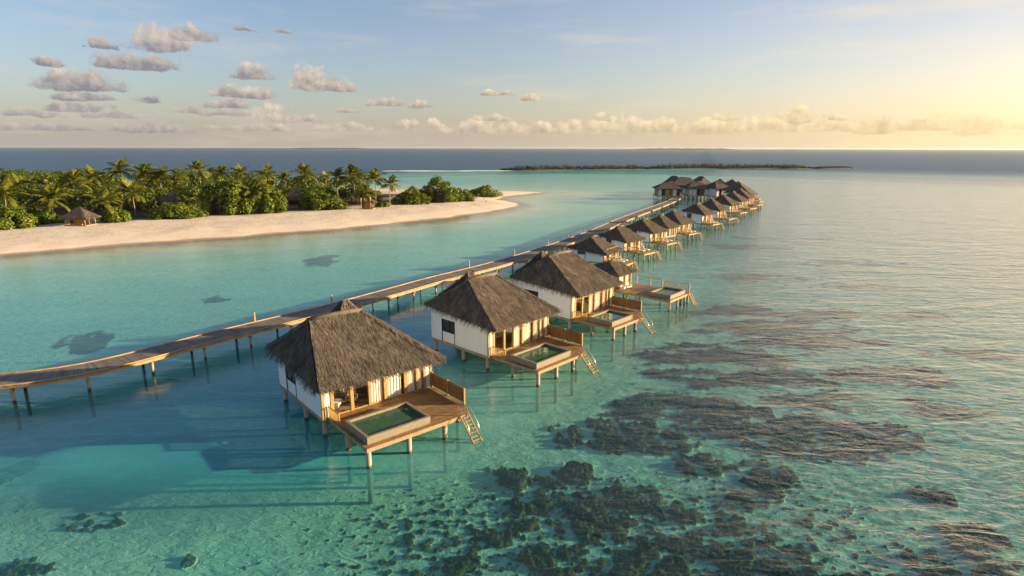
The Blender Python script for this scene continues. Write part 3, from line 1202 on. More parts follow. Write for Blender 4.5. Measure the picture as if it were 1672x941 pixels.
    for k in range(n):
        ya, yb = -dd + dd * k / n, -dd + dd * (k + 1) / n
        t = min(1, max(0, (dd + (ya + yb) / 2) / max(.01, dd - dside)))
        xe = dw + (xr0 - dw) * t
        mm.box(x0, xe, ya + .006, yb - .006, z - .05, z)
    dk = mm.build('deck', M['wood'], root)
    mm = MB()
    fz0, fz1 = dz - .36, dz - .055
    mm.prism([(x0 + .02, -.05), (x0 + .02, -dd + .02), (dw, -dd + .02), (xr0 - .02, -dside), (xr0 - .02, -.05)][::-1][::-1], fz0, fz1)
    mm.build('fascia', M['wood_pale'] if lod == 0 else M['beam'], dk)
    # piles
    pls = [(x0 + .22, -dd + .22), (x0 + .22 + (dw - x0) * .37, -dd + .22), (x0 + .22 + (dw - x0) * .73, -dd + .22), (x0 + .25, -dd * .45), (.3, .4), (.3, B * .45), (.3, B - .4), (W - .4, .4), (W - .4, B - .4), (W - .4, -dside + .5), (W * .5, -.3), (W * .5, B - .4)]
    if style == 'pavilion':
        pls += [(dw - .4, -dd + .3), (dw - .4, -dd * .5), (dw - .4, -.4)]
    for (x, y) in pls:
        pile(root, x, y, dz - .34, .21 if lod == 0 else .17, 12 if lod == 0 else 6)
    # plunge pool
    if lod == 0 or style == 'pavilion':
        pw = 5.7
        px0, px1, py0, py1 = (x0 + .35, min(x0 + .35 + pw, dw - 1.9), -dd + .55, -dd + 4.35)
        if style == 'pavilion':
            px0, px1, py0, py1 = x0 + .6, dw - 1.4, -dd + .35, -dd + 3.9
        ph, pt = dz + .58, .18
        mm = MB()
        zb = dz + .003
        mm.box(px0, px1, py0, py0 + pt, zb, ph)
        mm.box(px0, px1, py1 - pt, py1, zb, ph)
        mm.box(px0, px0 + pt, py0 + pt, py1 - pt, zb, ph)
        mm.box(px1 - pt, px1, py0 + pt, py1 - pt, zb, ph)
        mm.box(px0 + pt, px1 - pt, py0 + pt, py1 - pt, zb, zb + .04)
        pl = mm.build('plunge_pool', M['stone'], root)
        mm = MB()
        cw = .21
        for (a, b, c_, d_) in ((px0 - .04, px1 + .04, py0 - .04, py0 + cw), (px0 - .04, px1 + .04, py1 - cw, py1 + .04), (px0 - .04, px0 + cw, py0 + cw, py1 - cw), (px1 - cw, px1 + .04, py0 + cw, py1 - cw)):
            mm.box(a, b, c_, d_, ph + .001, ph + .05)
        mm.build('rim', M['pool_rim'], pl)
        mm = MB()
        nx, ny = 12, 8
        mm.add([(px0 + pt - .01 + (px1 - px0 - 2 * pt + .02) * i / nx, py0 + pt - .01 + (py1 - py0 - 2 * pt + .02) * j / ny, dz + .40) for j in range(ny + 1) for i in range(nx + 1)],
               [(j * (nx + 1) + i, j * (nx + 1) + i + 1, (j + 1) * (nx + 1) + i + 1, (j + 1) * (nx + 1) + i) for j in range(ny) for i in range(nx)])
        mm.build('pool_water', M['pool'], pl, True)
    # balustrade at the open side, next to the facade
    rl_y = -2.1 if lod == 0 else -dd * .7
    if style != 'pavilion':
        mm = MB()
        xr = x0 + .08
        mm.box(xr - .05, xr + .05, rl_y - .05, rl_y + .05, dz + .002, dz + 1.15)
        mm.box(xr - .045, xr + .045, -.16, -.07, dz + .002, dz + 1.08)
        mm.box(xr - .04, xr + .04, rl_y + .05, -.16, dz + 1.0, dz + 1.08)
        mm.box(xr - .035, xr + .035, rl_y + .05, -.16, dz + .10, dz + .17)
        ns = 9 if lod == 0 else 5
        for k in range(ns):
            y = rl_y + (abs(rl_y) - .2) * (k + .7) / (ns + .4)
            mm.box(xr - .022, xr + .022, y - .03, y + .03, dz + .17, dz + 1.0)
        mm.build('balustrade', M['post'], root)
        # privacy screen on the other side
        if lod == 0:
            y_end = -dside
            yb = -.12
            mm = MB()
            for k in range(3):
                y = yb + (y_end - yb) * k / 2
                mm.box(W - .09, W + .05, y - .06, y + .06, dz + .002, dz + 1.52)
            sc_ = mm.build('privacy_screen', M['post'], root)
            for k in range(2):
                a = yb + (y_end - yb) * k / 2 - .06
                b = yb + (y_end - yb) * (k + 1) / 2 + .06
                mm = MB()
                nb = 9
                for j in range(nb):
                    za, zb2 = dz + .12 + 1.32 * j / nb, dz + .12 + 1.32 * (j + 1) / nb
                    mm.box(W - .04, W, b, a, za + .004, zb2 - .004)
                mm.build('screen_panel', M['screen'], sc_)
    else:
        # rails and lattice of the open sun deck
        mm = MB()
        xr = dw - .1
        for y in (-.3, -dd * .28, -dd * .50, -dd + .3):
            mm.box(xr - .07, xr + .07, y - .07, y + .07, dz + .002, dz + 1.45)
        mm.bar((xr, -.3, dz + 1.38), (xr, -dd * .50, dz + 1.38), .06)
        mm.bar((xr, -.3, dz + .75), (xr, -dd * .50, dz + .75), .04)
        mm.build('railing', M['wood_pale'], root)
        mm = MB()
        ya, yb = -dd * .52, -dd + .4
        for k in range(19):
            y = ya + (yb - ya) * k / 18
            mm.box(xr - .02, xr + .02, y - .02, y + .02, dz + .15, dz + 1.35)
        for k in range(7):
            zz = dz + .2 + 1.15 * k / 6
            mm.box(xr - .03, xr + .024, yb, ya, zz - .02, zz + .02)
        mm.build('lattice_screen', M['wood_pale'], root)
    # ladder down to the water with steel handrails
    if ladder:
        dirx, acr = Vector((0, -1, 0)), Vector((1, 0, 0))
        p0 = Vector((dw - .52, -dd - .05, dz - .02))
        bot = p0 + dirx * (2.3 if lod == 0 else 1.3) + Vector((0, 0, -dz - .45))
        mm = MB()
        for s in (-.42, .42):
            mm.bar(p0 + acr * s, bot + acr * s, .07, .14)
        nr = 9
        for k in range(nr):
            q = p0 + (bot - p0) * ((k + .6) / nr)
            mm.bar(q - acr * .385, q + acr * .385, .12, .05)
        ld = mm.build('ladder', M['post'] if lod == 0 else M['beam'], root)
        if lod == 0:
            mm = MB()
            for s in (-.5, .5):
                a = p0 + acr * s
                mm.tube([a - dirx * .35 + Vector((0, 0, .02)), a - dirx * .33 + Vector((0, 0, .72)), a - dirx * .2 + Vector((0, 0, .86)), a + dirx * .05 + Vector((0, 0, .80)), a + (bot - p0) * .55 + Vector((0, 0, .75)), a + (bot - p0) * .72 + Vector((0, 0, .12))], .03, 6)
            mm.build('handrail', M['metal'], ld, True)
    if lod > 0 and style != 'pavilion':
        # low rail along the seaward edge
        mm = MB()
        for k in range(4):
            x = x0 + .15 + (dw - x0 - .3) * k / 3
            mm.box(x - .05, x + .05, -dside * .2 - .05, -dside * .2 + .05, dz + .002, dz + .9)
        mm.bar((x0 + .15, -dside * .2, dz + .88), (x0 + .15 + (dw - x0 - .3), -dside * .2, dz + .88), .08, .06)
        if lod < 3:
            mm.build('deck_rail', M['post'], root)
    if walk:
        walkway(root, pos, yaw, W, B, dz, walk)
    return root


def walkway(root, pos, yaw, W, B, dz, target):
    """access bridge from the back of the villa to a point at the boardwalk's edge"""
    a = math.radians(yaw)
    dx, dy = target[0] - pos[0], target[1] - pos[1]
    q = Vector((dx * math.cos(a) + dy * math.sin(a), -dx * math.sin(a) + dy * math.cos(a), dz))
    p = Vector((W * .5, B + .02, dz))
    d = (q - p)
    L = d.length
    d.normalize()
    sd = Vector((-d.y, d.x, 0))
    mm = MB()
    n = max(3, int(L / .4))
    for k in range(n):
        c = p + d * (L * (k + .5) / n) - Vector((0, 0, .025))
        mm.bar(c - sd * .8, c + sd * .8, L / n - .012, .05)
    wk = mm.build('access_bridge', M['plank'], root)
    mm = MB()
    for s in (-.74, .74):
        mm.bar(p + sd * s - Vector((0, 0, .16)), q + sd * s - Vector((0, 0, .16)), .1, .2)
    mm.build('bridge_beam', M['beam'], wk)
    for k in range(1, max(2, int(L / 4))):
        c = p + d * (L * k / max(2, int(L / 4)))
        for s in (-.65, .65):
            m2 = MB()
            m2.tube([(c.x + sd.x * s, c.y + sd.y * s, -3), (c.x + sd.x * s, c.y + sd.y * s, dz - .25)], .11, 6)
            m2.build('pile', M['pile'], wk, True)


# ------------------------------------------------------------------ boardwalk
JET = [(-120, 40), (-95, 46.5), (-72, 50.0), (-60, 51.8), (-50.0, 53.4), (-45.8, 54.6), (-42.9, 56.8), (-40.3, 61.0), (-37.0, 66.2), (-32.6, 71.8), (-29.2, 75.9), (-21.5, 86.5), (-12.1, 101.2), (-5.5, 109.5),
       (6.0, 128.0), (16.6, 147.6), (24.6, 163.6), (34.0, 184.5), (44.6, 206.4), (60.5, 238.2), (68.5, 255.0), (76.0, 272.6)]


def catmull(P, n):
    out = []
    P = [Vector((*p, 0)) for p in P]
    for i in range(len(P) - 1):
        p0, p1, p2, p3 = P[max(i - 1, 0)], P[i], P[i + 1], P[min(i + 2, len(P) - 1)]
        for k in range(n):
            t = k / n
            out.append(.5 * ((2 * p1) + (-p0 + p2) * t + (2 * p0 - 5 * p1 + 4 * p2 - p3) * t * t + (-p0 + 3 * p1 - 3 * p2 + p3) * t ** 3))
    out.append(P[-1])
    return out


def resample(pts, step):
    out, acc = [pts[0]], 0.0
    for a, b in zip(pts, pts[1:]):
        d = (b - a).length
        while acc + d >= step:
            a = a + (b - a) * ((step - acc) / d)
            d = (b - a).length
            acc = 0
            out.append(a)
        acc += d
    return out


# centre line smoothed so the walk bends gently
raw = resample(catmull(JET, 20), 1.0)
for _ in range(40):
    raw = [raw[0]] + [(raw[i - 1] + raw[i] * 2 + raw[i + 1]) / 4 for i in range(1, len(raw) - 1)] + [raw[-1]]
JPTS = raw
JW, JZ = 3.9, 1.80


def nearest_jetty(x, y):
    i = min(range(len(JPTS)), key=lambda k: (JPTS[k].x - x) ** 2 + (JPTS[k].y - y) ** 2)
    return JPTS[i]


def build_boardwalk():
    root = thing('boardwalk', 'long curving timber boardwalk on piles over the lagoon, behind the row of villas', 'boardwalk', (JPTS[60].x, JPTS[60].y, 0))
    off = Vector((JPTS[60].x, JPTS[60].y, 0))
    P = [p - off for p in resample(JPTS, .30)]

    def side(P, i):
        d = (P[min(i + 2, len(P) - 1)] - P[max(i - 2, 0)]).normalized()
        return d, Vector((-d.y, d.x, 0))
    m = MB()
    for i in range(len(P)):
        d, s = side(P, i)
        q = P[i] + Vector((0, 0, JZ - .03))
        e = random.uniform(-.05, .05)
        m.bar(q - s * (JW / 2 + e), q + s * (JW / 2 + e), .285, .055)
    m.build('deck', M['plank'], root)
    Q = [p - off for p in resample(JPTS, 2.0)]
    for sg in (-1, 1):
        mm = MB()
        mk = MB()
        for i in range(len(Q) - 1):
            d, s = side(Q, i)
            d2, s2 = side(Q, i + 1)
            a, b = Q[i] + s * sg * (JW / 2 - .12), Q[i + 1] + s2 * sg * (JW / 2 - .12)
            mm.bar(a + Vector((0, 0, JZ - .22)), b + Vector((0, 0, JZ - .22)), .14, .30)
            mk.bar(a + Vector((0, 0, JZ + .06)), b + Vector((0, 0, JZ + .06)), .12, .11)
        mm.build('side_beam', M['beam'], root)
        mk.build('kerb_rail', M['beam'], root)
    R = [p - off for p in resample(JPTS, 5.6)]
    for i in range(2, len(R)):
        d, s = side(R, i)
        mm = MB()
        mm.bar(R[i] - s * (JW / 2 + .12) + Vector((0, 0, JZ - .50)), R[i] + s * (JW / 2 + .12) + Vector((0, 0, JZ - .50)), .2, .24)
        cb = mm.build('cross_beam', M['beam'], root)
        for sg in (-1, 1):
            q = R[i] + s * sg * (JW / 2 - .2)
            m2 = MB()
            m2.tube([(q.x, q.y, -3.2), (q.x, q.y, JZ - .62)], .15, 8)
            m2.build('pile', M['pile'], cb, True)
    # short lamp posts along the lagoon side
    spots = [(430, 533), (565, 497), (767, 440), (841, 419), (905, 401), (935, 390), (962, 380), (1002, 366), (1013, 361), (1030, 354), (1046, 347), (1064, 340)]
    told = ['lamp post standing alone on the open boardwalk stretch before the closest villa',
            'lamp post on the boardwalk showing just above the small rear roof of the closest villa',
            'lamp post on the boardwalk showing just above the ridge of the second large villa',
            'lamp post on the boardwalk between the roofs of the second and third large villas']
    for k, (u, v) in enumerate(spots):
        x, y = at(u, v, JZ)
        q = min(range(2, len(Q) - 2), key=lambda k: (Q[k].x + off.x - x) ** 2 + (Q[k].y + off.y - y) ** 2)
        d, s = side(Q, q)
        p = Q[q] + off + s * (JW / 2 + .10)
        lp = thing('lamp_post', told[k] if k < 4 else 'small lamp post on the far stretch of the boardwalk, beside the smaller villas', 'lamp post', (p.x, p.y, JZ - .7),
                   math.atan2(d.y, d.x), 'lamp posts along the boardwalk')
        mm = MB()
        mm.box(-.085, .085, -.085, .085, 0, 1.7)
        mm.build('post', M['beam'], lp)
        m2 = MB()
        m2.box(-.055, .055, -.055, .055, 1.7, 1.78)
        m2.box(-.075, .075, -.075, .075, 1.78, 1.92)
        m2.box(-.105, .105, -.105, .105, 1.92, 1.97)
        m2.build('lamp_head', M['metal'], lp)
    return root


build_boardwalk()


def bridge_end(pos, yaw, W, B):
    """where a bridge leaving the villa's back for the boardwalk meets the boardwalk's edge"""
    a = math.radians(yaw)
    bx, by = -math.sin(a), math.cos(a)
    ox, oy = pos[0] + math.cos(a) * W / 2 + bx * B, pos[1] + math.sin(a) * W / 2 + by * B
    vx, vy = ox / math.hypot(ox, oy), oy / math.hypot(ox, oy)
    dx, dy = bx * .12 + vx * .88, by * .12 + vy * .88
    for k in range(1, 160):
        L = k * .25
        x, y = ox + dx * L, oy + dy * L
        p = nearest_jetty(x, y)
        if math.hypot(p.x - x, p.y - y) < JW / 2 + .45:
            return (x - dx * .2, y - dy * .2) if L > 1.2 else None
    return None


VILLAS = [
    ('large thatched villa with a green plunge pool deck, closest one of the whole row', (-15.9, 45.5), 40.6, 10.9, 10.0, 5.25, 9.2, 1.76, 1.3, 6.3, 10.1, 7.0, .6, 1.25, 0, (6.8, 9.0, 9.2), 15000),
    ('second large villa along the row, dark window in its white side wall', (-2.6, 60.9), 46.2, 10.1, 9.8, 5.6, 9.5, 1.76, 1.1, 5.7, 8.4, 6.9, .4, 1.5, 0, (5.6, 9.0, 9.1), 11000),
    ('third large villa along the row, in front of the open sun deck', (7.9, 75.5), 46.8, 9.8, 10.4, 5.7, 9.65, 1.74, .8, 5.7, 7.6, 6.5, .2, 1.4, 0, (4.6, 9.0, 9.3), 9000),
    ('small thatched villa with furniture on its deck, just behind the big sun deck', (18.2, 114.8), 56, 6.9, 7.3, 4.0, 6.5, 1.80, 1.1, 3.6, 5.2, 4.5, .4, .8, 1, None, 1500),
    ('thatched villa with dark window, second of the smaller ones beyond the sun deck', (24.6, 127.9), 44.3, 7.0, 6.1, 4.45, 6.9, 1.85, 1.1, 3.5, 6.0, 5.0, .3, .8, 1, None, 1300),
    ('thatched villa with broad seaward deck, third of the smaller ones beyond the sun deck', (33.3, 141.1), 44.3, 6.5, 6.8, 4.6, 6.95, 1.85, 1.2, 3.5, 6.0, 4.6, .2, .9, 1, None, 1200),
    ('thatched villa without a deck, squeezed in the row as fourth of the smaller ones', (39.2, 149.6), 44, 5.2, 6.2, 4.7, 7.0, 1.85, 1.4, 3.3, 4.6, 2.0, .2, .9, 2, None, 1000),
    ('fifth of the smaller thatched villas, ladder at its deck corner', (44.5, 157.1), 42.7, 6.4, 7.1, 4.78, 7.3, 1.82, 2.1, 3.6, 6.0, 3.2, .3, 1.0, 1, None, 1000),
    ('sixth of the smaller thatched villas, a brown door in its white side wall', (57.4, 177.8), 43.2, 6.5, 6.4, 4.95, 7.55, 1.79, 1.3, 3.5, 6.0, 3.5, .1, .9, 1, None, 900),
    ('seventh of the smaller thatched villas, where the row starts to bend', (66.9, 192.1), 45.3, 6.0, 7.2, 4.76, 7.6, 1.8, 2.1, 3.5, 6.0, 4.0, .3, 1.0, 1, None, 800),
    ('eighth of the smaller thatched villas, in the bend of the row', (77.7, 211.1), 45, 6.5, 8.0, 4.73, 7.55, 1.74, 1.9, 3.5, 6.0, 4.0, .3, 1.0, 2, None, 700),
    ('ninth of the smaller thatched villas, near the far end of the row', (86.9, 226.3), 45.6, 6.5, 8.1, 4.76, 7.6, 1.74, 1.9, 3.5, 6.0, 4.3, .3, 1.0, 2, None, 600),
    ('tenth of the smaller thatched villas, beside the lodge cluster', (95.5, 241.0), 47, 6.5, 8.4, 4.8, 7.7, 1.74, 1.9, 3.5, 6.0, 4.3, .3, 1.0, 2, None, 500),
    ('eleventh of the smaller thatched villas, narrow lit roof strip in the cluster', (102.0, 254.5), 52, 7.5, 10.5, 4.9, 8.8, 1.74, 1.9, 3.5, 6.0, 4.0, .3, 1.0, 2, None, 500),
    ('twelfth of the smaller thatched villas, outermost on the sea side of the cluster', (107.5, 268.5), 60, 8.0, 12.0, 5.0, 9.3, 1.74, 1.9, 3.5, 6.0, 4.0, .3, 1.0, 2, None, 500),
    ('thirteenth of the smaller thatched villas, where the cluster turns back', (111.0, 283.5), 72, 8.5, 12.5, 5.0, 9.5, 1.74, 1.9, 4, 6.0, 4.0, .3, 1.0, 2, None, 500),
    ('dark roofed villa at the back of the lodge cluster, facing the open sea', (112.0, 303.0), 95, 8, 10, 4.8, 8.4, 1.74, 2.5, 5.5, 7.0, 3.0, .3, 1.0, 2, None, 400),
    ('dark roofed villa with the highest ridge at the back of the lodge cluster', (108.5, 322.0), 120, 9, 10, 5.0, 9.0, 1.74, 2.5, 6.0, 7.0, 3.0, .3, 1.0, 2, None, 400),
    ('dark roofed villa behind the lodges, ridge next to the highest one', (96.0, 334.0), 150, 9, 9, 5.0, 8.8, 1.74, 2.5, 6.0, 7.0, 3.0, .3, 1.0, 2, None, 400),
]
for i, (lab, pos, yaw, W, B, ez, rz, dz, rl, rr, dw, dd, ol, of, lod, rear, bl) in enumerate(VILLAS):
    wl = bridge_end(pos, yaw, W, B)
    villa('overwater_villa', lab, pos, yaw, W, B, ez, rz, dz, rl, rr, dw, dd, ol, of, lod, rear, blades=bl, walk=wl, deck=(i != 6), ladder=(lod < 2))

# the open sun deck with its low pavilion
villa('sun_deck_pavilion', 'wide open sun deck with a glassy pool, lattice rail and a low thatched pavilion', (16.3, 91.8), 48.5, 5.4, 4.2, 4.75, 6.0, 1.75, 1.6, 3.4, 7.0, 9.9, .3, 1.0, 1, None,
      None, 'pavilion', blades=900, cat='pavilion')


# ------------------------------------------------------------------ lodges at the end of the boardwalk
def lodge(label, pos, yaw, W, B, ez, rz, rl, rr, fronts, white=False):
    root = thing('lodge', label, 'lodge', (pos[0], pos[1], 0), math.radians(yaw), 'lodges at the end of the boardwalk')
    dz = 1.8
    fc = roof_faces(W, B, 1.1, 1.3, 1.1, ez, ez, rz, rl, rr)
    r = thatch_roof('thatched_roof', fc, root, 500, M['thatch_far'], .3, True, .9, .1)
    my = (B - .2) / 2
    m = MB()
    m.tube([(rl - .2, my, rz - .04), (rr + .2, my, rz - .04)], .25, 6)
    m.build('ridge_cap', M['thatch_far'], r, True)
    m = MB()
    m.box(-.6, W + .6, -.8, B + .3, dz - .35, dz)
    m.build('floor', M['wood_pale'], root)
    mat = M['white'] if white else M['screen']
    zt = ez - .1
    m = MB(); m.box(0, .18, .18, B - .18, dz, zt); m.build('side_wall', mat, root)
    m = MB(); m.box(W - .18, W, .18, B - .18, dz, zt); m.build('side_wall', mat, root)
    m = MB(); m.box(0, W, B - .18, B, dz, zt); m.build('rear_wall', mat, root)
    n = len(fronts)
    for i, kd in enumerate(fronts):
        a, b = W * i / n + .1, W * (i + 1) / n - .1
        m = MB()
        m.box(a, b, .04 + .5 * (kd == 'o'), .16 + .5 * (kd == 'o'), dz + .002, zt)
        m.build({'w': 'front_panel', 'b': 'front_panel', 'd': 'door', 'o': 'opening_screen'}[kd], {'w': M['white'], 'b': M['bamboo'], 'd': M['screen'], 'o': M['dark']}[kd], root)
    for i in range(n + 1):
        x = min(max(W * i / n, .1), W - .1)
        m = MB()
        m.box(x - .1, x + .1, 0, .2, dz + .002, zt)
        m.build('post', M['post'], root)
    for k in range(6):
        for y in (-.5, B * .5, B):
            x = -.4 + (W + .8) * k / 5
            m = MB()
            m.tube([(x, y, -3), (x, y, dz - .35)], .15, 6)
            m.build('pile', M['pile'], root, True)
    return root


lodge('long dark roofed lodge on the lagoon side where the boardwalk arrives', (69.8, 284.5), -4, 10.5, 10, 5.2, 8.0, 3.5, 7.5, 'wobdwo')
lodge('middle lodge facing the boardwalk end, its low eave over white panels and brown doors', (85.2, 286.5), 2, 9.5, 10, 5.2, 8.0, 3, 7, 'wwodw', True)
lodge('lodge with bright white arcade walls tucked in front of the dark villa roofs', (96.5, 281.0), 18, 8.0, 11, 5.6, 8.4, 3, 5, 'wowow', True)
lodge('rear lodge with a broad dark roof behind the middle one', (82.0, 305.0), 0, 14, 12, 5.6, 9.2, 5, 10, 'wowo')


# ------------------------------------------------------------------ plants
def leaf_cluster(m, cx, cy, cz, rx, ry, rz_, n, size, rnd, shell=.55, flat=.0, zmin=None):
    for _ in range(n):
        while True:
            x, y, z = rnd.uniform(-1, 1), rnd.uniform(-1, 1), rnd.uniform(-1, 1)
            d = x * x + y * y + z * z
            if shell * shell < d < 1:
                break
        p = Vector((cx + x * rx, cy + y * ry, cz + z * rz_))
        if zmin is not None and p.z < zmin:
            p.z = zmin + rnd.random() * .6
        nrm = (Vector((x, y, z + flat)) + Vector((rnd.uniform(-.5, .5), rnd.uniform(-.5, .5), rnd.uniform(-.3, .6)))).normalized()
        u = nrm.cross(Vector((rnd.uniform(-1, 1), rnd.uniform(-1, 1), rnd.uniform(-1, 1)))).normalized()
        w = nrm.cross(u)
        s = size * rnd.uniform(.55, 1.35)
        bend = nrm * (s * .22)
        m.add([p - u * s, p - w * s * .55 + bend, p + u * s, p + w * s * .55 + bend], [(0, 1, 2), (0, 2, 3)])


def shrub_mesh(m, w, d, h, rnd, n, size):
    """uneven mound of leaf clumps, base at z = 0"""
    k = max(12, int(w * d * .5))
    for _ in range(k):
        a = rnd.uniform(0, 2 * PI)
        r = math.sqrt(rnd.random())
        x, y = math.cos(a) * r * w * .86, math.sin(a) * r * d * .82
        top = h * (1 - .62 * r ** 2.2) * rnd.uniform(.72, 1.05)
        cr = rnd.uniform(.7, 1.3) * min(h * .27, 1.5)
        zc = max(cr * .6, top - cr)
        leaf_cluster(m, x, y, zc, cr * 1.25, cr * 1.25, cr, int(n / k * .62), size, rnd, .55, .35, .05)
        if zc > cr * 1.6:
            leaf_cluster(m, x, y, zc * .5, cr * 1.3, cr * 1.3, zc * .5, int(n / k * .38), size, rnd, .6, .2, .05)


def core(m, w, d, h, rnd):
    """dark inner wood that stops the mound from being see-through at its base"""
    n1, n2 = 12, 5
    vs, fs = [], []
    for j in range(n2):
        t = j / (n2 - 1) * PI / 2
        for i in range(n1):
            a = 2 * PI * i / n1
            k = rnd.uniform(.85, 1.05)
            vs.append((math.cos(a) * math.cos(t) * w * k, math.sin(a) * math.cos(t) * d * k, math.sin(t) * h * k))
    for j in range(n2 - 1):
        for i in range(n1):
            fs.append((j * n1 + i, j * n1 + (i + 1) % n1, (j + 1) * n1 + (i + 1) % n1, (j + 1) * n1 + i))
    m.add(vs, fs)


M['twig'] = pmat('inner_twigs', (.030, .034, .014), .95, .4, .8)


def shrub(label, u, v, wpx, hpx, n=2200, cat='bush', name='shrub', depth=.7, size=.46, mat='bush', group='shrubs along the beach'):
    x, y = at(u, v, 1.3)
    s = y / FPX
    w, h = wpx * s, hpx * s * 1.08
    d = max(3.0, w * depth)
    x *= (y + d * .75) / y
    y += d * .75
    w *= 1.06
    n = int(n * 1.7)
    rnd = random.Random(int(u * 31 + v))
    root = thing(name, label, cat, (x, y, gz(x, y)), 0, group)
    m = MB()
    shrub_mesh(m, w, d, h, rnd, n, size)
    m.build('foliage', M[mat], root)
    m = MB()
    core(m, w * .62, d * .55, h * .5, rnd)
    m.build('branches', M['twig'], root)
    return root


shrub('round green shrub beneath the golden drooping palm at the beach end', 18, 378, 46, 36, 3000)
shrub('low shrub in the shade between the leaning palms and the beach hut', 70, 370, 28, 26, 1600)
shrub('low shrub wrapped around the foot of the palm beside the beach hut', 192, 367, 24, 27, 1300)
shrub('long low hedge-like shrub in front of the grey thatched cottage roof', 288, 361, 52, 27, 3200)
shrub('tallest leafy mass on the beach edge, a big bright green shrub', 372, 354, 45, 62, 4200, size=.5)
shrub('big bright green shrub touching the low spreading palm', 432, 352, 40, 46, 3400, size=.5)
shrub('rounded green shrub beside the thatched cottage with open porch', 527, 346, 44, 29, 2800)
shrub('neat rounded shrub in front of the tiny far cottage roof', 670, 336, 33, 24, 1900)
shrub('tall dark dome-shaped shrub on the open sand near the point', 715, 333, 38, 40, 2600, size=.5)
shrub('light green shrub leaning against the tall dome-shaped one', 752, 330, 24, 22, 1500)
shrub('last dome-shaped shrub standing alone at the sandy point', 790, 321, 31, 18, 2000)
shrub('small low shrub beside the yellow beach cabana', 626, 340, 14, 9, 500)


def palm_meshes(seed, nf=17, flen=4.6):
    rnd = random.Random(seed)
    m = MB()
    for k in range(nf + 6):
        young = k >= nf
        az = 2 * PI * k / nf + rnd.uniform(-.2, .2)
        el0 = rnd.uniform(.05, 1.05) if not young else rnd.uniform(1.05, 1.4)
        if not young and k % 5 == 0:
            el0 = rnd.uniform(-.5, -.1)
        L = flen * rnd.uniform(.8, 1.12) * (.8 if young else 1)
        nseg = 9
        p = Vector((0, 0, 0))
        e = el0
        h = Vector((math.cos(az), math.sin(az), 0))
        droop = rnd.uniform(.95, 1.5) if not young else .5
        pts, dirs = [p.copy()], []
        for s in range(nseg):
            dv = h * math.cos(e) + Vector((0, 0, math.sin(e)))
            dirs.append(dv)
            p = p + dv * (L / nseg)
            pts.append(p.copy())
            e -= droop / nseg * (.5 + s / nseg)
        sd = Vector((-h.y, h.x, 0))
        for s in range(nseg):
            m.bar(pts[s], pts[s + 1], .07 * (1 - .8 * s / nseg), .05)
        nl = 20
        for j in range(1, nl + 1):
            f = .10 + .9 * j / nl
            i = min(nseg - 1, int(f * nseg))
            q = pts[i] + (pts[i + 1] - pts[i]) * (f * nseg - i if f < 1 else 1)
            dv = dirs[i]
            nr = sd.cross(dv).normalized()
            ll = flen * .27 * math.sin(PI * (.12 + .80 * f)) * rnd.uniform(.8, 1.1) + .1
            for sg in (-1, 1):
                ld = (sd * sg * .8 + dv * .62 - Vector((0, 0, 1)) * rnd.uniform(.18, .55)).normalized()
                wv = dv * .13
                tip = q + ld * ll
                mid = q + ld * ll * .5 + Vector((0, 0, .05))
                m.add([q - wv * .6, q + wv * .6, mid + wv, tip, mid - wv * .8], [(0, 1, 2, 4), (4, 2, 3)])
    # hanging old fronds and flower stalks
    return m


PALM_CROWNS = []
for sd in range(5):
    mb = palm_meshes(100 + sd, 15 + sd % 3 * 2)
    me = bpy.data.meshes.new('palm_crown')
    me.from_pydata(mb.v, [], mb.f)
    me.materials.append(M['palm'])
    me.update()
    PALM_CROWNS.append(me)


def palm(label, u, vc, vb, rpx, k, lean=0.0):
    """crown centre at photo (u, vc), foot on the ground near photo v = vb"""
    x, y = at(u, vb, 1.3)
    z0 = gz(x, y)
    hgt = zat(vc, y) - z0
    lx = lean
    root = thing('palm_tree', label, 'palm tree', (x - lx, y, z0 - .1), 0, 'coconut palms on the island')
    m = MB()
    pts = []
    for i in range(9):
        t = i / 8
        pts.append((lx * (t ** 1.7), .25 * math.sin(t * 2.5 + k), hgt * t + .1))
    m.tube(pts, .24, 8, .13)
    m.build('trunk', M['trunk'], root, True)
    o = bpy.data.objects.new('crown', PALM_CROWNS[k % 5])
    C.objects.link(o)
    o.parent = root
    o.location = (lx, .25 * math.sin(2.5 + k), hgt)
    s = rpx * y / FPX / 4.3
    o.scale = (s, s, s)
    o.rotation_euler = (random.uniform(-.12, .12), random.uniform(-.12, .12), random.uniform(0, 6.28))
    m = MB()
    for j in range(6):
        a = j * 1.05 + k
        cx, cy, cz = lx + .28 * math.cos(a), .25 * math.sin(2.5 + k) + .28 * math.sin(a), hgt - .28 - .1 * (j % 2)
        m.add([(cx - .14, cy, cz), (cx, cy - .14, cz), (cx + .14, cy, cz), (cx, cy + .14, cz), (cx, cy, cz + .16), (cx, cy, cz - .18)],
              [(0, 1, 4), (1, 2, 4), (2, 3, 4), (3, 0, 4), (1, 0, 5), (2, 1, 5), (3, 2, 5), (0, 3, 5)])
    m.build('coconut_bunch', M['bamboo'], root)
    return root


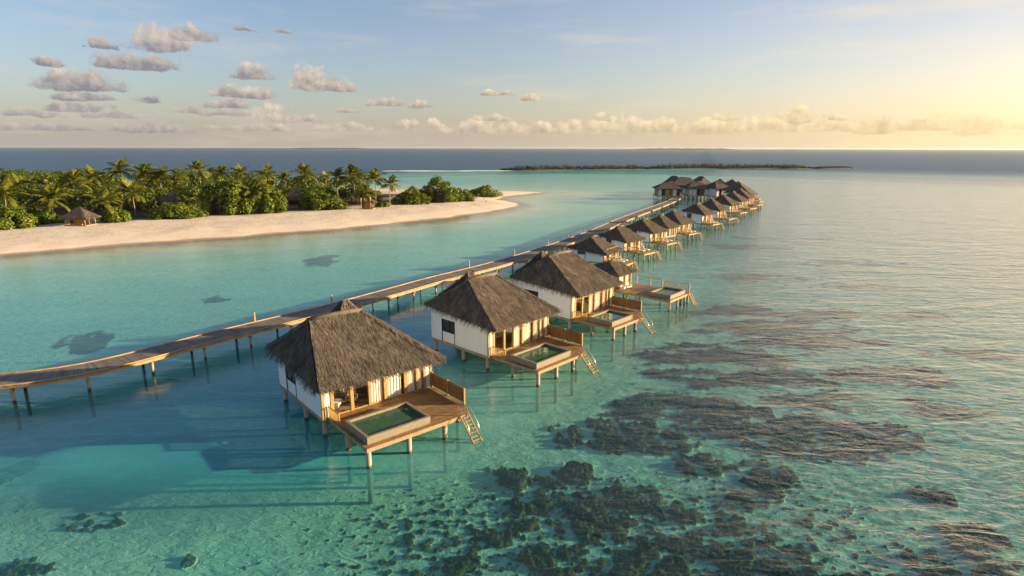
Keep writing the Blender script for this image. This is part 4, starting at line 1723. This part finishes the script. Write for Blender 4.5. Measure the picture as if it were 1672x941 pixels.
PALMS = [
    ('wide drooping palm with golden fronds over the round shrub at the beach end', 16, 320, 366, 36, 0, .8),
    ('half hidden palm standing between the golden drooping palm and the beach hut', 66, 330, 362, 22, 1, -.5),
    ('low palm whose fronds spread over the beach hut roof', 92, 328, 362, 29, 2, .9),
    ('tall palm against the dark sea behind the beach hut', 128, 298, 345, 27, 3, .3),
    ('palm with narrow upright crown, behind the beach hut and next to the tallest ones', 160, 291, 340, 23, 4, -.4),
    ('short bright palm on the sand beside the beach hut', 173, 331, 366, 29, 0, -1.4),
    ('tallest palm of the grove, crown clear against the sea', 205, 280, 338, 25, 1, .4),
    ('broad low palm between the beach hut and the grey cottage roof', 222, 317, 355, 29, 2, .2),
    ('palm close beside the tallest one, crown touching its neighbour', 242, 284, 338, 22, 3, .6),
    ('third palm of the trio with the tallest one, slightly lower crown', 266, 289, 338, 23, 4, -.6),
    ('solitary tall palm with bare trunk above the grey cottage roof', 330, 279, 338, 21, 0, -.5),
    ('palm peeping out above the tallest shrub mass', 367, 283, 335, 16, 1, .3),
    ('small crowned palm between two others above the big bright shrubs', 398, 283, 335, 16, 2, .2),
    ('low spreading palm growing out of the big bright shrubs', 416, 311, 350, 31, 3, .5),
    ('palm behind the low spreading one, crown above its fronds', 438, 286, 334, 20, 4, .3),
    ('palm with rounded crown just behind the open porch cottage', 467, 294, 330, 17, 0, .2),
    ('tall palm in front of the open porch cottage roof, pale bare trunk', 501, 287, 337, 23, 1, .3),
    ('small distant palm between the cottage palm and the pair beyond', 534, 291, 325, 13, 2, .1),
    ('palm with full crown, first of the pair above the shrub by the cottage', 553, 290, 334, 21, 3, .2),
    ('palm with fanned crown, second of the pair near the yellow cabana', 579, 288, 334, 22, 4, -.4),
    ('tall slim palm behind the yellow cabana', 615, 294, 336, 22, 0, .4),
    ('last palm of the grove, slim trunk at the open sand', 638, 301, 338, 19, 1, .5),
    ('bushy low palm arching over the yellow cabana', 595, 316, 342, 20, 2, .4),
    ('palm filling the gap between the tall bare-trunk palm and the trio', 292, 298, 334, 17, 3, .3),
    ('palm hidden behind the hut palms, only its crown visible', 112, 309, 340, 22, 4, .2),
    ('palm crown wedged above the golden drooping palm', 40, 306, 345, 24, 0, .2),
]
for a in PALMS:
    palm(*a)


def broadleaf(label, u, vt, vb, wpx, n=1500, size=.5):
    x, y = at(u, vb, 1.3)
    h = zat(vt, y) - 1.3
    w = wpx * y / FPX
    rnd = random.Random(int(u * 7 + vt))
    z0 = gz(x, y)
    root = thing('broadleaf_tree', label, 'tree', (x, y, z0), 0, 'leafy trees behind the palms')
    m = MB()
    m.tube([(0, 0, -.1), (.2, .1, h * .35), (.1, 0, h * .7)], .3, 7, .14)
    for k in range(4):
        a = k * 1.7 + rnd.random()
        m.tube([(.15, .05, h * .4), (math.cos(a) * w * .4, math.sin(a) * w * .4, h * .72)], .13, 5, .05)
    m.build('trunk', M['trunk'], root, True)
    m = MB()
    for k in range(13):
        a, r = rnd.uniform(0, 2 * PI), math.sqrt(rnd.random()) * w * .8
        zc = h * rnd.uniform(.45, .9) - .25 * r
        cr = w * rnd.uniform(.26, .44)
        leaf_cluster(m, math.cos(a) * r, math.sin(a) * r, max(zc, 1.2), cr * 1.2, cr * 1.2, cr * .8, n // 13, size, rnd, .4, .4)
    m.build('crown', M['tree'], root)
    return root


TREES = [('leafy tree closing the gap behind the beach hut', 140, 315, 346, 26), ('dark leafy tree behind the broad low palm', 250, 306, 344, 30), ('leafy tree beside the grey cottage roof, in its shade', 318, 306, 346, 26),
         ('leafy tree at the back of the tallest shrub', 350, 292, 340, 30), ('leafy tree behind the low spreading palm', 400, 296, 338, 26), ('leafy tree behind the open porch cottage', 480, 306, 330, 24),
         ('dark leafy tree between cottage palm and the pair of palms', 530, 303, 330, 24), ('leafy tree behind the fanned palm', 575, 306, 330, 22), ('leafy tree behind the yellow cabana', 606, 311, 334, 18),
         ('leafy tree behind the golden drooping palm', 30, 318, 352, 30), ('leafy tree behind the half hidden palm', 80, 314, 350, 28), ('leafy tree between the tallest palm and the beach hut', 190, 308, 344, 26),
         ('dark leafy tree above the grey cottage roof', 285, 308, 342, 24), ('leafy tree at the sunny end of the grove', 445, 304, 334, 22)]
for a in TREES:
    broadleaf(*a)


def build_forest():
    """the island's inner wood: one mass of crowns nobody could count"""
    rnd = random.Random(5)
    m = MB()
    n = 0
    while n < 210:
        y = rnd.uniform(205, 385)
        x = rnd.uniform(-330, -30)
        s = float(island_sd(np.array([x]), np.array([y]))[0])
        front = y - (212 + (x + 120) * .25 if x > -150 else 190)
        if s < 20 or front < 0 or x > -52 - (y - 200) * .18:
            continue
        n += 1
        h = rnd.uniform(7.5, 11.5) * (1 if y > 250 else .8)
        w = rnd.uniform(3.5, 6.5)
        for k in range(5):
            a, r = rnd.uniform(0, 2 * PI), rnd.random() * w * .7
            cr = w * rnd.uniform(.4, .6)
            leaf_cluster(m, x + math.cos(a) * r, y + math.sin(a) * r, 1 + h - cr * .7 - r * .3, cr * 1.2, cr * 1.2, cr * .75, 46, .62, rnd, .5, .5)
        leaf_cluster(m, x, y, 1 + h * .45, w, w, h * .4, 70, .8, rnd, .6, .2)
    o = m.build('forest', M['tree'])
    tag(o, 'dense low island forest behind the palms', 'forest', kind='stuff')


build_forest()


# ------------------------------------------------------------------ huts on the island
def hut(name, label, cat, u, vb, wpx, roof_h, wall_h, depth, wallmat, posts=4, open_front=False, yaw=0.0, yoff=0.0, group=None, apex=None):
    x, y = at(u, vb, 1.2)
    w = wpx * y / FPX
    x *= (y + yoff) / y
    y += yoff
    if apex:
        roof_h = zat(apex, y + depth / 2) - gz(x, y) - wall_h
    root = thing(name, label, cat, (x, y, gz(x, y) - .02), math.radians(yaw), group)
    W, B = w * 1.5, depth
    ez = wall_h
    fc = [tuple((p[0] - W / 2, p[1], p[2]) for p in f) for f in roof_faces(W, B, w * .28, 1.0, 1.0, ez, ez, ez + roof_h, W * .42, W * .58)]
    thatch_roof('thatched_roof', fc, root, 1200, M['thatch_far'], .25, True, .8, .08)
    m = MB()
    m.box(-W / 2 - .2, W / 2 + .2, -.3, B, -.15, .22)
    m.build('floor', M['wood_pale'], root)
    for s in (-1, 1):
        for yy in (.0, B - .2):
            m = MB()
            m.tube([(s * W / 2 * .95, yy, .2), (s * W / 2 * .95, yy, ez + .1)], .13, 7)
            m.build('post', M['post'], root, True)
    m = MB()
    m.box(-W / 2 * .85, W / 2 * .85, B * .5, B * .5 + .1, .22, ez)
    m.build('rear_wall', wallmat, root)
    m = MB()
    m.box(-W / 2 * .85, -W / 2 * .55, B * .3, B * .3 + .08, .22, ez)
    m.build('side_wall', M['dark'], root)
    m = MB()
    m.box(-W * .2, W * .3, -.2, .5, .225, .62)
    m.build('bench', M['wood'], root)
    return root


hut('beach_hut', 'small thatched beach hut with bamboo wall, open to the sand', 'hut', 124, 372.5, 22, 3.2, 2.3, 4.5, M['bamboo'], apex=340)
hut('cottage', 'cottage of which only the grey thatched roof rises above the long low shrub', 'cottage', 277, 352, 27, 4.6, 3.0, 8, M['white'], yoff=9, apex=316)
hut('cottage', 'cottage with steep thatched roof and dark open porch between shrubs', 'cottage', 482, 342, 20, 5.2, 2.7, 8, M['dark'], yoff=6, yaw=4, apex=304)
hut('cottage', 'tiny far cottage, just a dark roof tip over the neat rounded shrub', 'cottage', 672, 328, 10, 3.4, 2.8, 6, M['dark'], yoff=16, apex=304)
hut('cabana', 'yellow beach cabana under arching fronds, close to the last palms', 'cabana', 598, 344, 13, 2.2, 2.6, 3.5, M['bamboo'], yoff=1)
for (u, v, lab) in ((590, 346.5, 'pale torch post on the sand in front of the yellow cabana'), (605, 344.5, 'shorter torch post between the cabana and the beach table')):
    x, y = at(u, v, 1.2)
    root = thing('torch_post', lab, 'torch post', (x, y, gz(x, y) - .1))
    m = MB(); m.tube([(0, 0, 0), (0, 0, 3.4)], .09, 7); m.build('pole', M['post'], root, True)
    m = MB(); m.tube([(0, 0, 3.4), (0, 0, 3.75), (0, 0, 4.4), (0, 0, 4.7)], .12, 8, .28); m.build('torch_head', M['bamboo'], root, True)
x, y = at(612, 343.5, 1.2)
root = thing('beach_table', 'small wooden table on the sand beside the yellow cabana', 'table', (x, y, gz(x, y) - .02))
m = MB(); m.box(-1.1, 1.1, -.6, .6, .72, .80); m.build('tabletop', M['wood'], root)
for sx in (-1, 1):
    for sy in (-1, 1):
        m = MB(); m.box(sx * .95 - .06, sx * .95 + .06, sy * .45 - .06, sy * .45 + .06, 0, .72); m.build('leg', M['wood'], root)
for (u, v, hh, lab) in ((789.7, 326, 1.3, 'taller of the two dark stakes on the sandy point'), (793, 331, .9, 'shorter of the two dark stakes on the sandy point')):
    x, y = at(u, v, 1.0)
    m = MB(); m.tube([(0, 0, -.3), (.1, 0, hh * .6), (.05, 0, hh)], .14, 7, .10)
    o = m.build('stake', M['stake'], None, True, (x, y, gz(x, y)))
    tag(o, lab, 'stake')

# ------------------------------------------------------------------ islets, surf, far islands
M['reef_rock'] = pmat('reef_rock', (.16, .13, .085), .9, .35, .1, .2, .8)


def islet(pts_uv, hgt, seed, lab):
    P = [at(u, v, 0) for u, v in pts_uv]
    rnd = random.Random(seed)
    line = [Vector((*p, 0)) for p in P]
    pts = resample([line[i] + (line[i + 1] - line[i]) * (k / 20) for i in range(len(line) - 1) for k in range(20)] + [line[-1]], 4)
    m = MB()
    g = MB()
    n = len(pts)
    vs = []
    for i, p in enumerate(pts):
        t = i / (n - 1)
        w = (7 + 5 * math.sin(i * .21) * math.sin(i * .07 + 1)) * min(1, .25 + 5 * t, .25 + 5 * (1 - t))
        for j, (o, z) in enumerate(((-1.6, -.6), (-1, .5), (-.3, 1.1), (.5, 1.0), (1.3, -.6))):
            vs.append((p.x + rnd.uniform(-1, 1), p.y + o * w, z * rnd.uniform(.8, 1.2)))
        for _ in range(9):
            hh = hgt * rnd.uniform(.35, 1.0) * min(1, .3 + 6 * t, .3 + 6 * (1 - t))
            leaf_cluster(g, p.x + rnd.uniform(-3, 3), p.y + rnd.uniform(-.8, .9) * w, .8 + hh * .5, 1.9, 1.9, hh * .6, 10, .9, rnd, .4, .5)
    m.add(vs, [(i * 5 + j, (i + 1) * 5 + j, (i + 1) * 5 + j + 1, i * 5 + j + 1) for i in range(n - 1) for j in range(4)])
    o = m.build('islet', M['reef_rock'], None, True)
    o['kind'] = 'structure'
    o = g.build('scrub', M['far_leaf'])
    tag(o, lab, 'scrub', kind='stuff')


islet([(823, 278.6), (870, 278.2), (950, 277.6), (1062, 276.4)], 5.6, 3, 'low scrub covering the long islet beyond the lagoon')
islet([(1058, 275.4), (1180, 275.0), (1322, 274.4)], 6.0, 4, 'darker low scrub covering the islet behind the lodges')
islet([(1330, 274.4), (1388, 273.8)], 1.8, 5, 'sparse scrub on the small last islet')


def surf():
    rnd = random.Random(2)
    m = new_mat('surf_foam')
    t = NT(m)
    b = t.n['Principled BSDF']
    b.inputs['Base Color'].default_value = (.85, .85, .83, 1)
    b.inputs['Roughness'].default_value = .9
    g = MB()
    for (u0, u1, v, k) in ((628, 705, 280.0, 14), (665, 702, 279.4, 16), (715, 760, 279.6, 10), (760, 822, 279.2, 12)):
        for i in range(k):
            u = u0 + (u1 - u0) * (i + rnd.random()) / k
            x, y = at(u, v + rnd.uniform(-.25, .25), .1)
            L, d = rnd.uniform(6, 16), rnd.uniform(2, 5)
            n = 8
            vs = []
            for j in range(n + 1):
                tt = j / n
                w = d * math.sin(PI * tt) ** .6 * rnd.uniform(.5, 1.1) + .05
                xx = x - L + 2 * L * tt
                vs += [(xx, y - w, .03), (xx, y + rnd.uniform(-.3, .3), .35 * math.sin(PI * tt) + .04), (xx, y + w, .03)]
            g.add(vs, [(3 * j + q, 3 * j + 3 + q, 3 * j + 4 + q, 3 * j + 1 + q) for j in range(n) for q in range(2)])
    o = g.build('surf', m)
    tag(o, 'white surf breaking along the outer reef', 'surf', kind='stuff')


surf()


def far_island(u0, u1, D, h, seed, lab):
    rnd = np.random.default_rng(seed)
    x0, x1 = (u0 - CX) / FPX * D * .97, (u1 - CX) / FPX * D * .97
    n = 60
    vs = []
    for i in range(n + 1):
        t = i / n
        x = x0 + (x1 - x0) * t
        e = min(1, 8 * t, 8 * (1 - t)) ** .7
        z = h * e * (.75 + .25 * rnd.random())
        for (oy, zz) in ((-250, -1), (-180, z * .8), (0, z), (180, z * .8), (250, -1)):
            vs.append((x, D + oy, zz))
    m = MB()
    m.add(vs, [(i * 5 + j, (i + 1) * 5 + j, (i + 1) * 5 + j + 1, i * 5 + j + 1) for i in range(n) for j in range(4)])
    o = m.build('island', M['far_hill'], None, True)
    o['kind'] = 'structure'


M['far_hill'] = pmat('far_island_woods', (.05, .058, .036), .95, .3, .01)
far_island(478, 598, 9000, 22, 1, '')
far_island(1034, 1200, 8000, 24, 2, '')
far_island(320, 480, 12000, 10, 3, '')
far_island(1270, 1300, 11000, 10, 4, '')

# ------------------------------------------------------------------ loose furniture on the decks and indoors
def armchair(x, y, z, rz, lab):
    root = thing('armchair', lab, 'chair', (x, y, z), rz, 'white lounge chairs at the villas')
    m = MB(); m.box(-.36, .36, -.36, .36, .28, .46); m.build('seat', M['cushion'], root)
    m = MB(); m.box(-.36, .36, .26, .40, .462, .95); m.build('backrest', M['cushion'], root)
    for s in (-1, 1):
        m = MB(); m.box(s * .42 - .06, s * .42 + .06, -.36, .36, .20, .62); m.build('armrest', M['cushion'], root)
        for yy in (-.3, .3):
            m = MB(); m.box(s * .38 - .03, s * .38 + .03, yy - .03, yy + .03, 0, .20); m.build('leg', M['dark'], root)


def local(pos, yaw, lx, ly):
    a = math.radians(yaw)
    return pos[0] + lx * math.cos(a) - ly * math.sin(a), pos[1] + lx * math.sin(a) + ly * math.cos(a)


p1, y1 = VILLAS[0][1], VILLAS[0][2]
for (lx, ly, rz, lab) in ((1.9, 1.5, .8, 'white lounge chair behind the first clear glass door of the closest villa'), (3.5, 1.8, -.6, 'white lounge chair behind the second clear glass door of the closest villa')):
    x, y = local(p1, y1, lx, ly)
    armchair(x, y, 1.752, math.radians(y1) + rz, lab)
x, y = local(p1, y1, 2.7, 1.6)
root = thing('coffee_table', 'low round coffee table between the lounge chairs inside the closest villa', 'table', (x, y, 1.752))
m = MB(); m.tube([(0, 0, .42), (0, 0, .47)], .42, 20); m.build('tabletop', M['post'], root)
m = MB(); m.tube([(0, 0, 0), (0, 0, .42)], .06, 8); m.build('leg', M['dark'], root)


def sunbed(x, y, z, rz, lab):
    root = thing('sun_lounger', lab, 'sun lounger', (x, y, z), rz, 'loungers on the small villa decks')
    m = MB(); m.box(-.35, .35, -.9, .5, .28, .40); m.build('mattress', M['cushion'], root)
    m = MB(); m.bar((0, .5, .34), (0, 1.0, .80), .70, .10, (1, 0, 0)); m.build('backrest', M['cushion'], root)
    for sx in (-.3, .3):
        for sy in (-.8, .4):
            m = MB(); m.box(sx - .04, sx + .04, sy - .04, sy + .04, 0, .28); m.build('leg', M['wood'], root)


for vi, words_ in ((3, 'the villa just behind the sun deck'), (4, 'the second smaller villa'), (5, 'the third smaller villa'), (7, 'the fifth smaller villa'), (8, 'the sixth smaller villa')):
    vv = VILLAS[vi]
    dz, dd, dw = vv[7], vv[11], vv[10]
    for lx, nm in ((dw * .38, 'inner'), (dw * .68, 'outer')):
        x, y = local(vv[1], vv[2], lx, -dd * .58)
        sunbed(x, y, dz + .003, math.radians(vv[2]), 'pale lounger, %s of two on deck of %s' % (nm, words_))
# wicker seats and a table under the pavilion eave
pp, py_ = (16.3, 91.8), 48.5
for (lx, ly, rz, lab) in ((1.2, -1.0, .3, 'pale armchair under the pavilion eave, by its first glass door'), (2.7, -1.1, -.3, 'pale armchair under the pavilion eave, by its curtained door')):
    x, y = local(pp, py_, lx, ly)
    armchair(x, y, 1.753, math.radians(py_) + rz, lab)

# ------------------------------------------------------------------ sea air
def build_haze():
    m = bpy.data.materials.new('sea_haze')
    m.use_nodes = True
    t = NT(m)
    t.n.remove(t.n['Principled BSDF'])
    pv = t.node('ShaderNodeVolumePrincipled')
    pv.inputs['Color'].default_value = (.86, .88, .92, 1)
    pv.inputs['Density'].default_value = HAZE
    pv.inputs['Anisotropy'].default_value = .35
    t.link(pv.outputs[0], t.n['Material Output'].inputs['Volume'])
    b = MB()
    b.box(-31000, 31000, -31000, 31000, -27.0, 27.0)
    o = b.build('haze', m)
    o['kind'] = 'stuff'


HAZE = 3e-5
build_haze()

# ------------------------------------------------------------------ camera and view
cam = bpy.data.cameras.new('camera')
cam.sensor_width = 36
cam.lens = 36 * FPX / 1672
cam.clip_start = .5
cam.clip_end = 100000
co = bpy.data.objects.new('camera', cam)
C.objects.link(co)
co.location = (0, 0, CAMH)
co.rotation_euler = (Matrix.Rotation(PI / 2 - PITCH, 4, 'X') @ Matrix.Rotation(math.radians(.13), 4, 'Z')).to_euler()
SC.camera = co

SC.view_settings.view_transform = 'Standard'
SC.view_settings.look = 'None'
SC.view_settings.exposure = 1.41
SC.view_settings.gamma = 1
SC.view_settings.use_curve_mapping = False
SC.render.engine = 'CYCLES'
cy = SC.cycles
cy.use_denoising = True
cy.max_bounces = 8
cy.transparent_max_bounces = 12
cy.glossy_bounces = 3
cy.diffuse_bounces = 3
cy.sample_clamp_indirect = 6
cy.caustics_reflective = False
cy.caustics_refractive = False
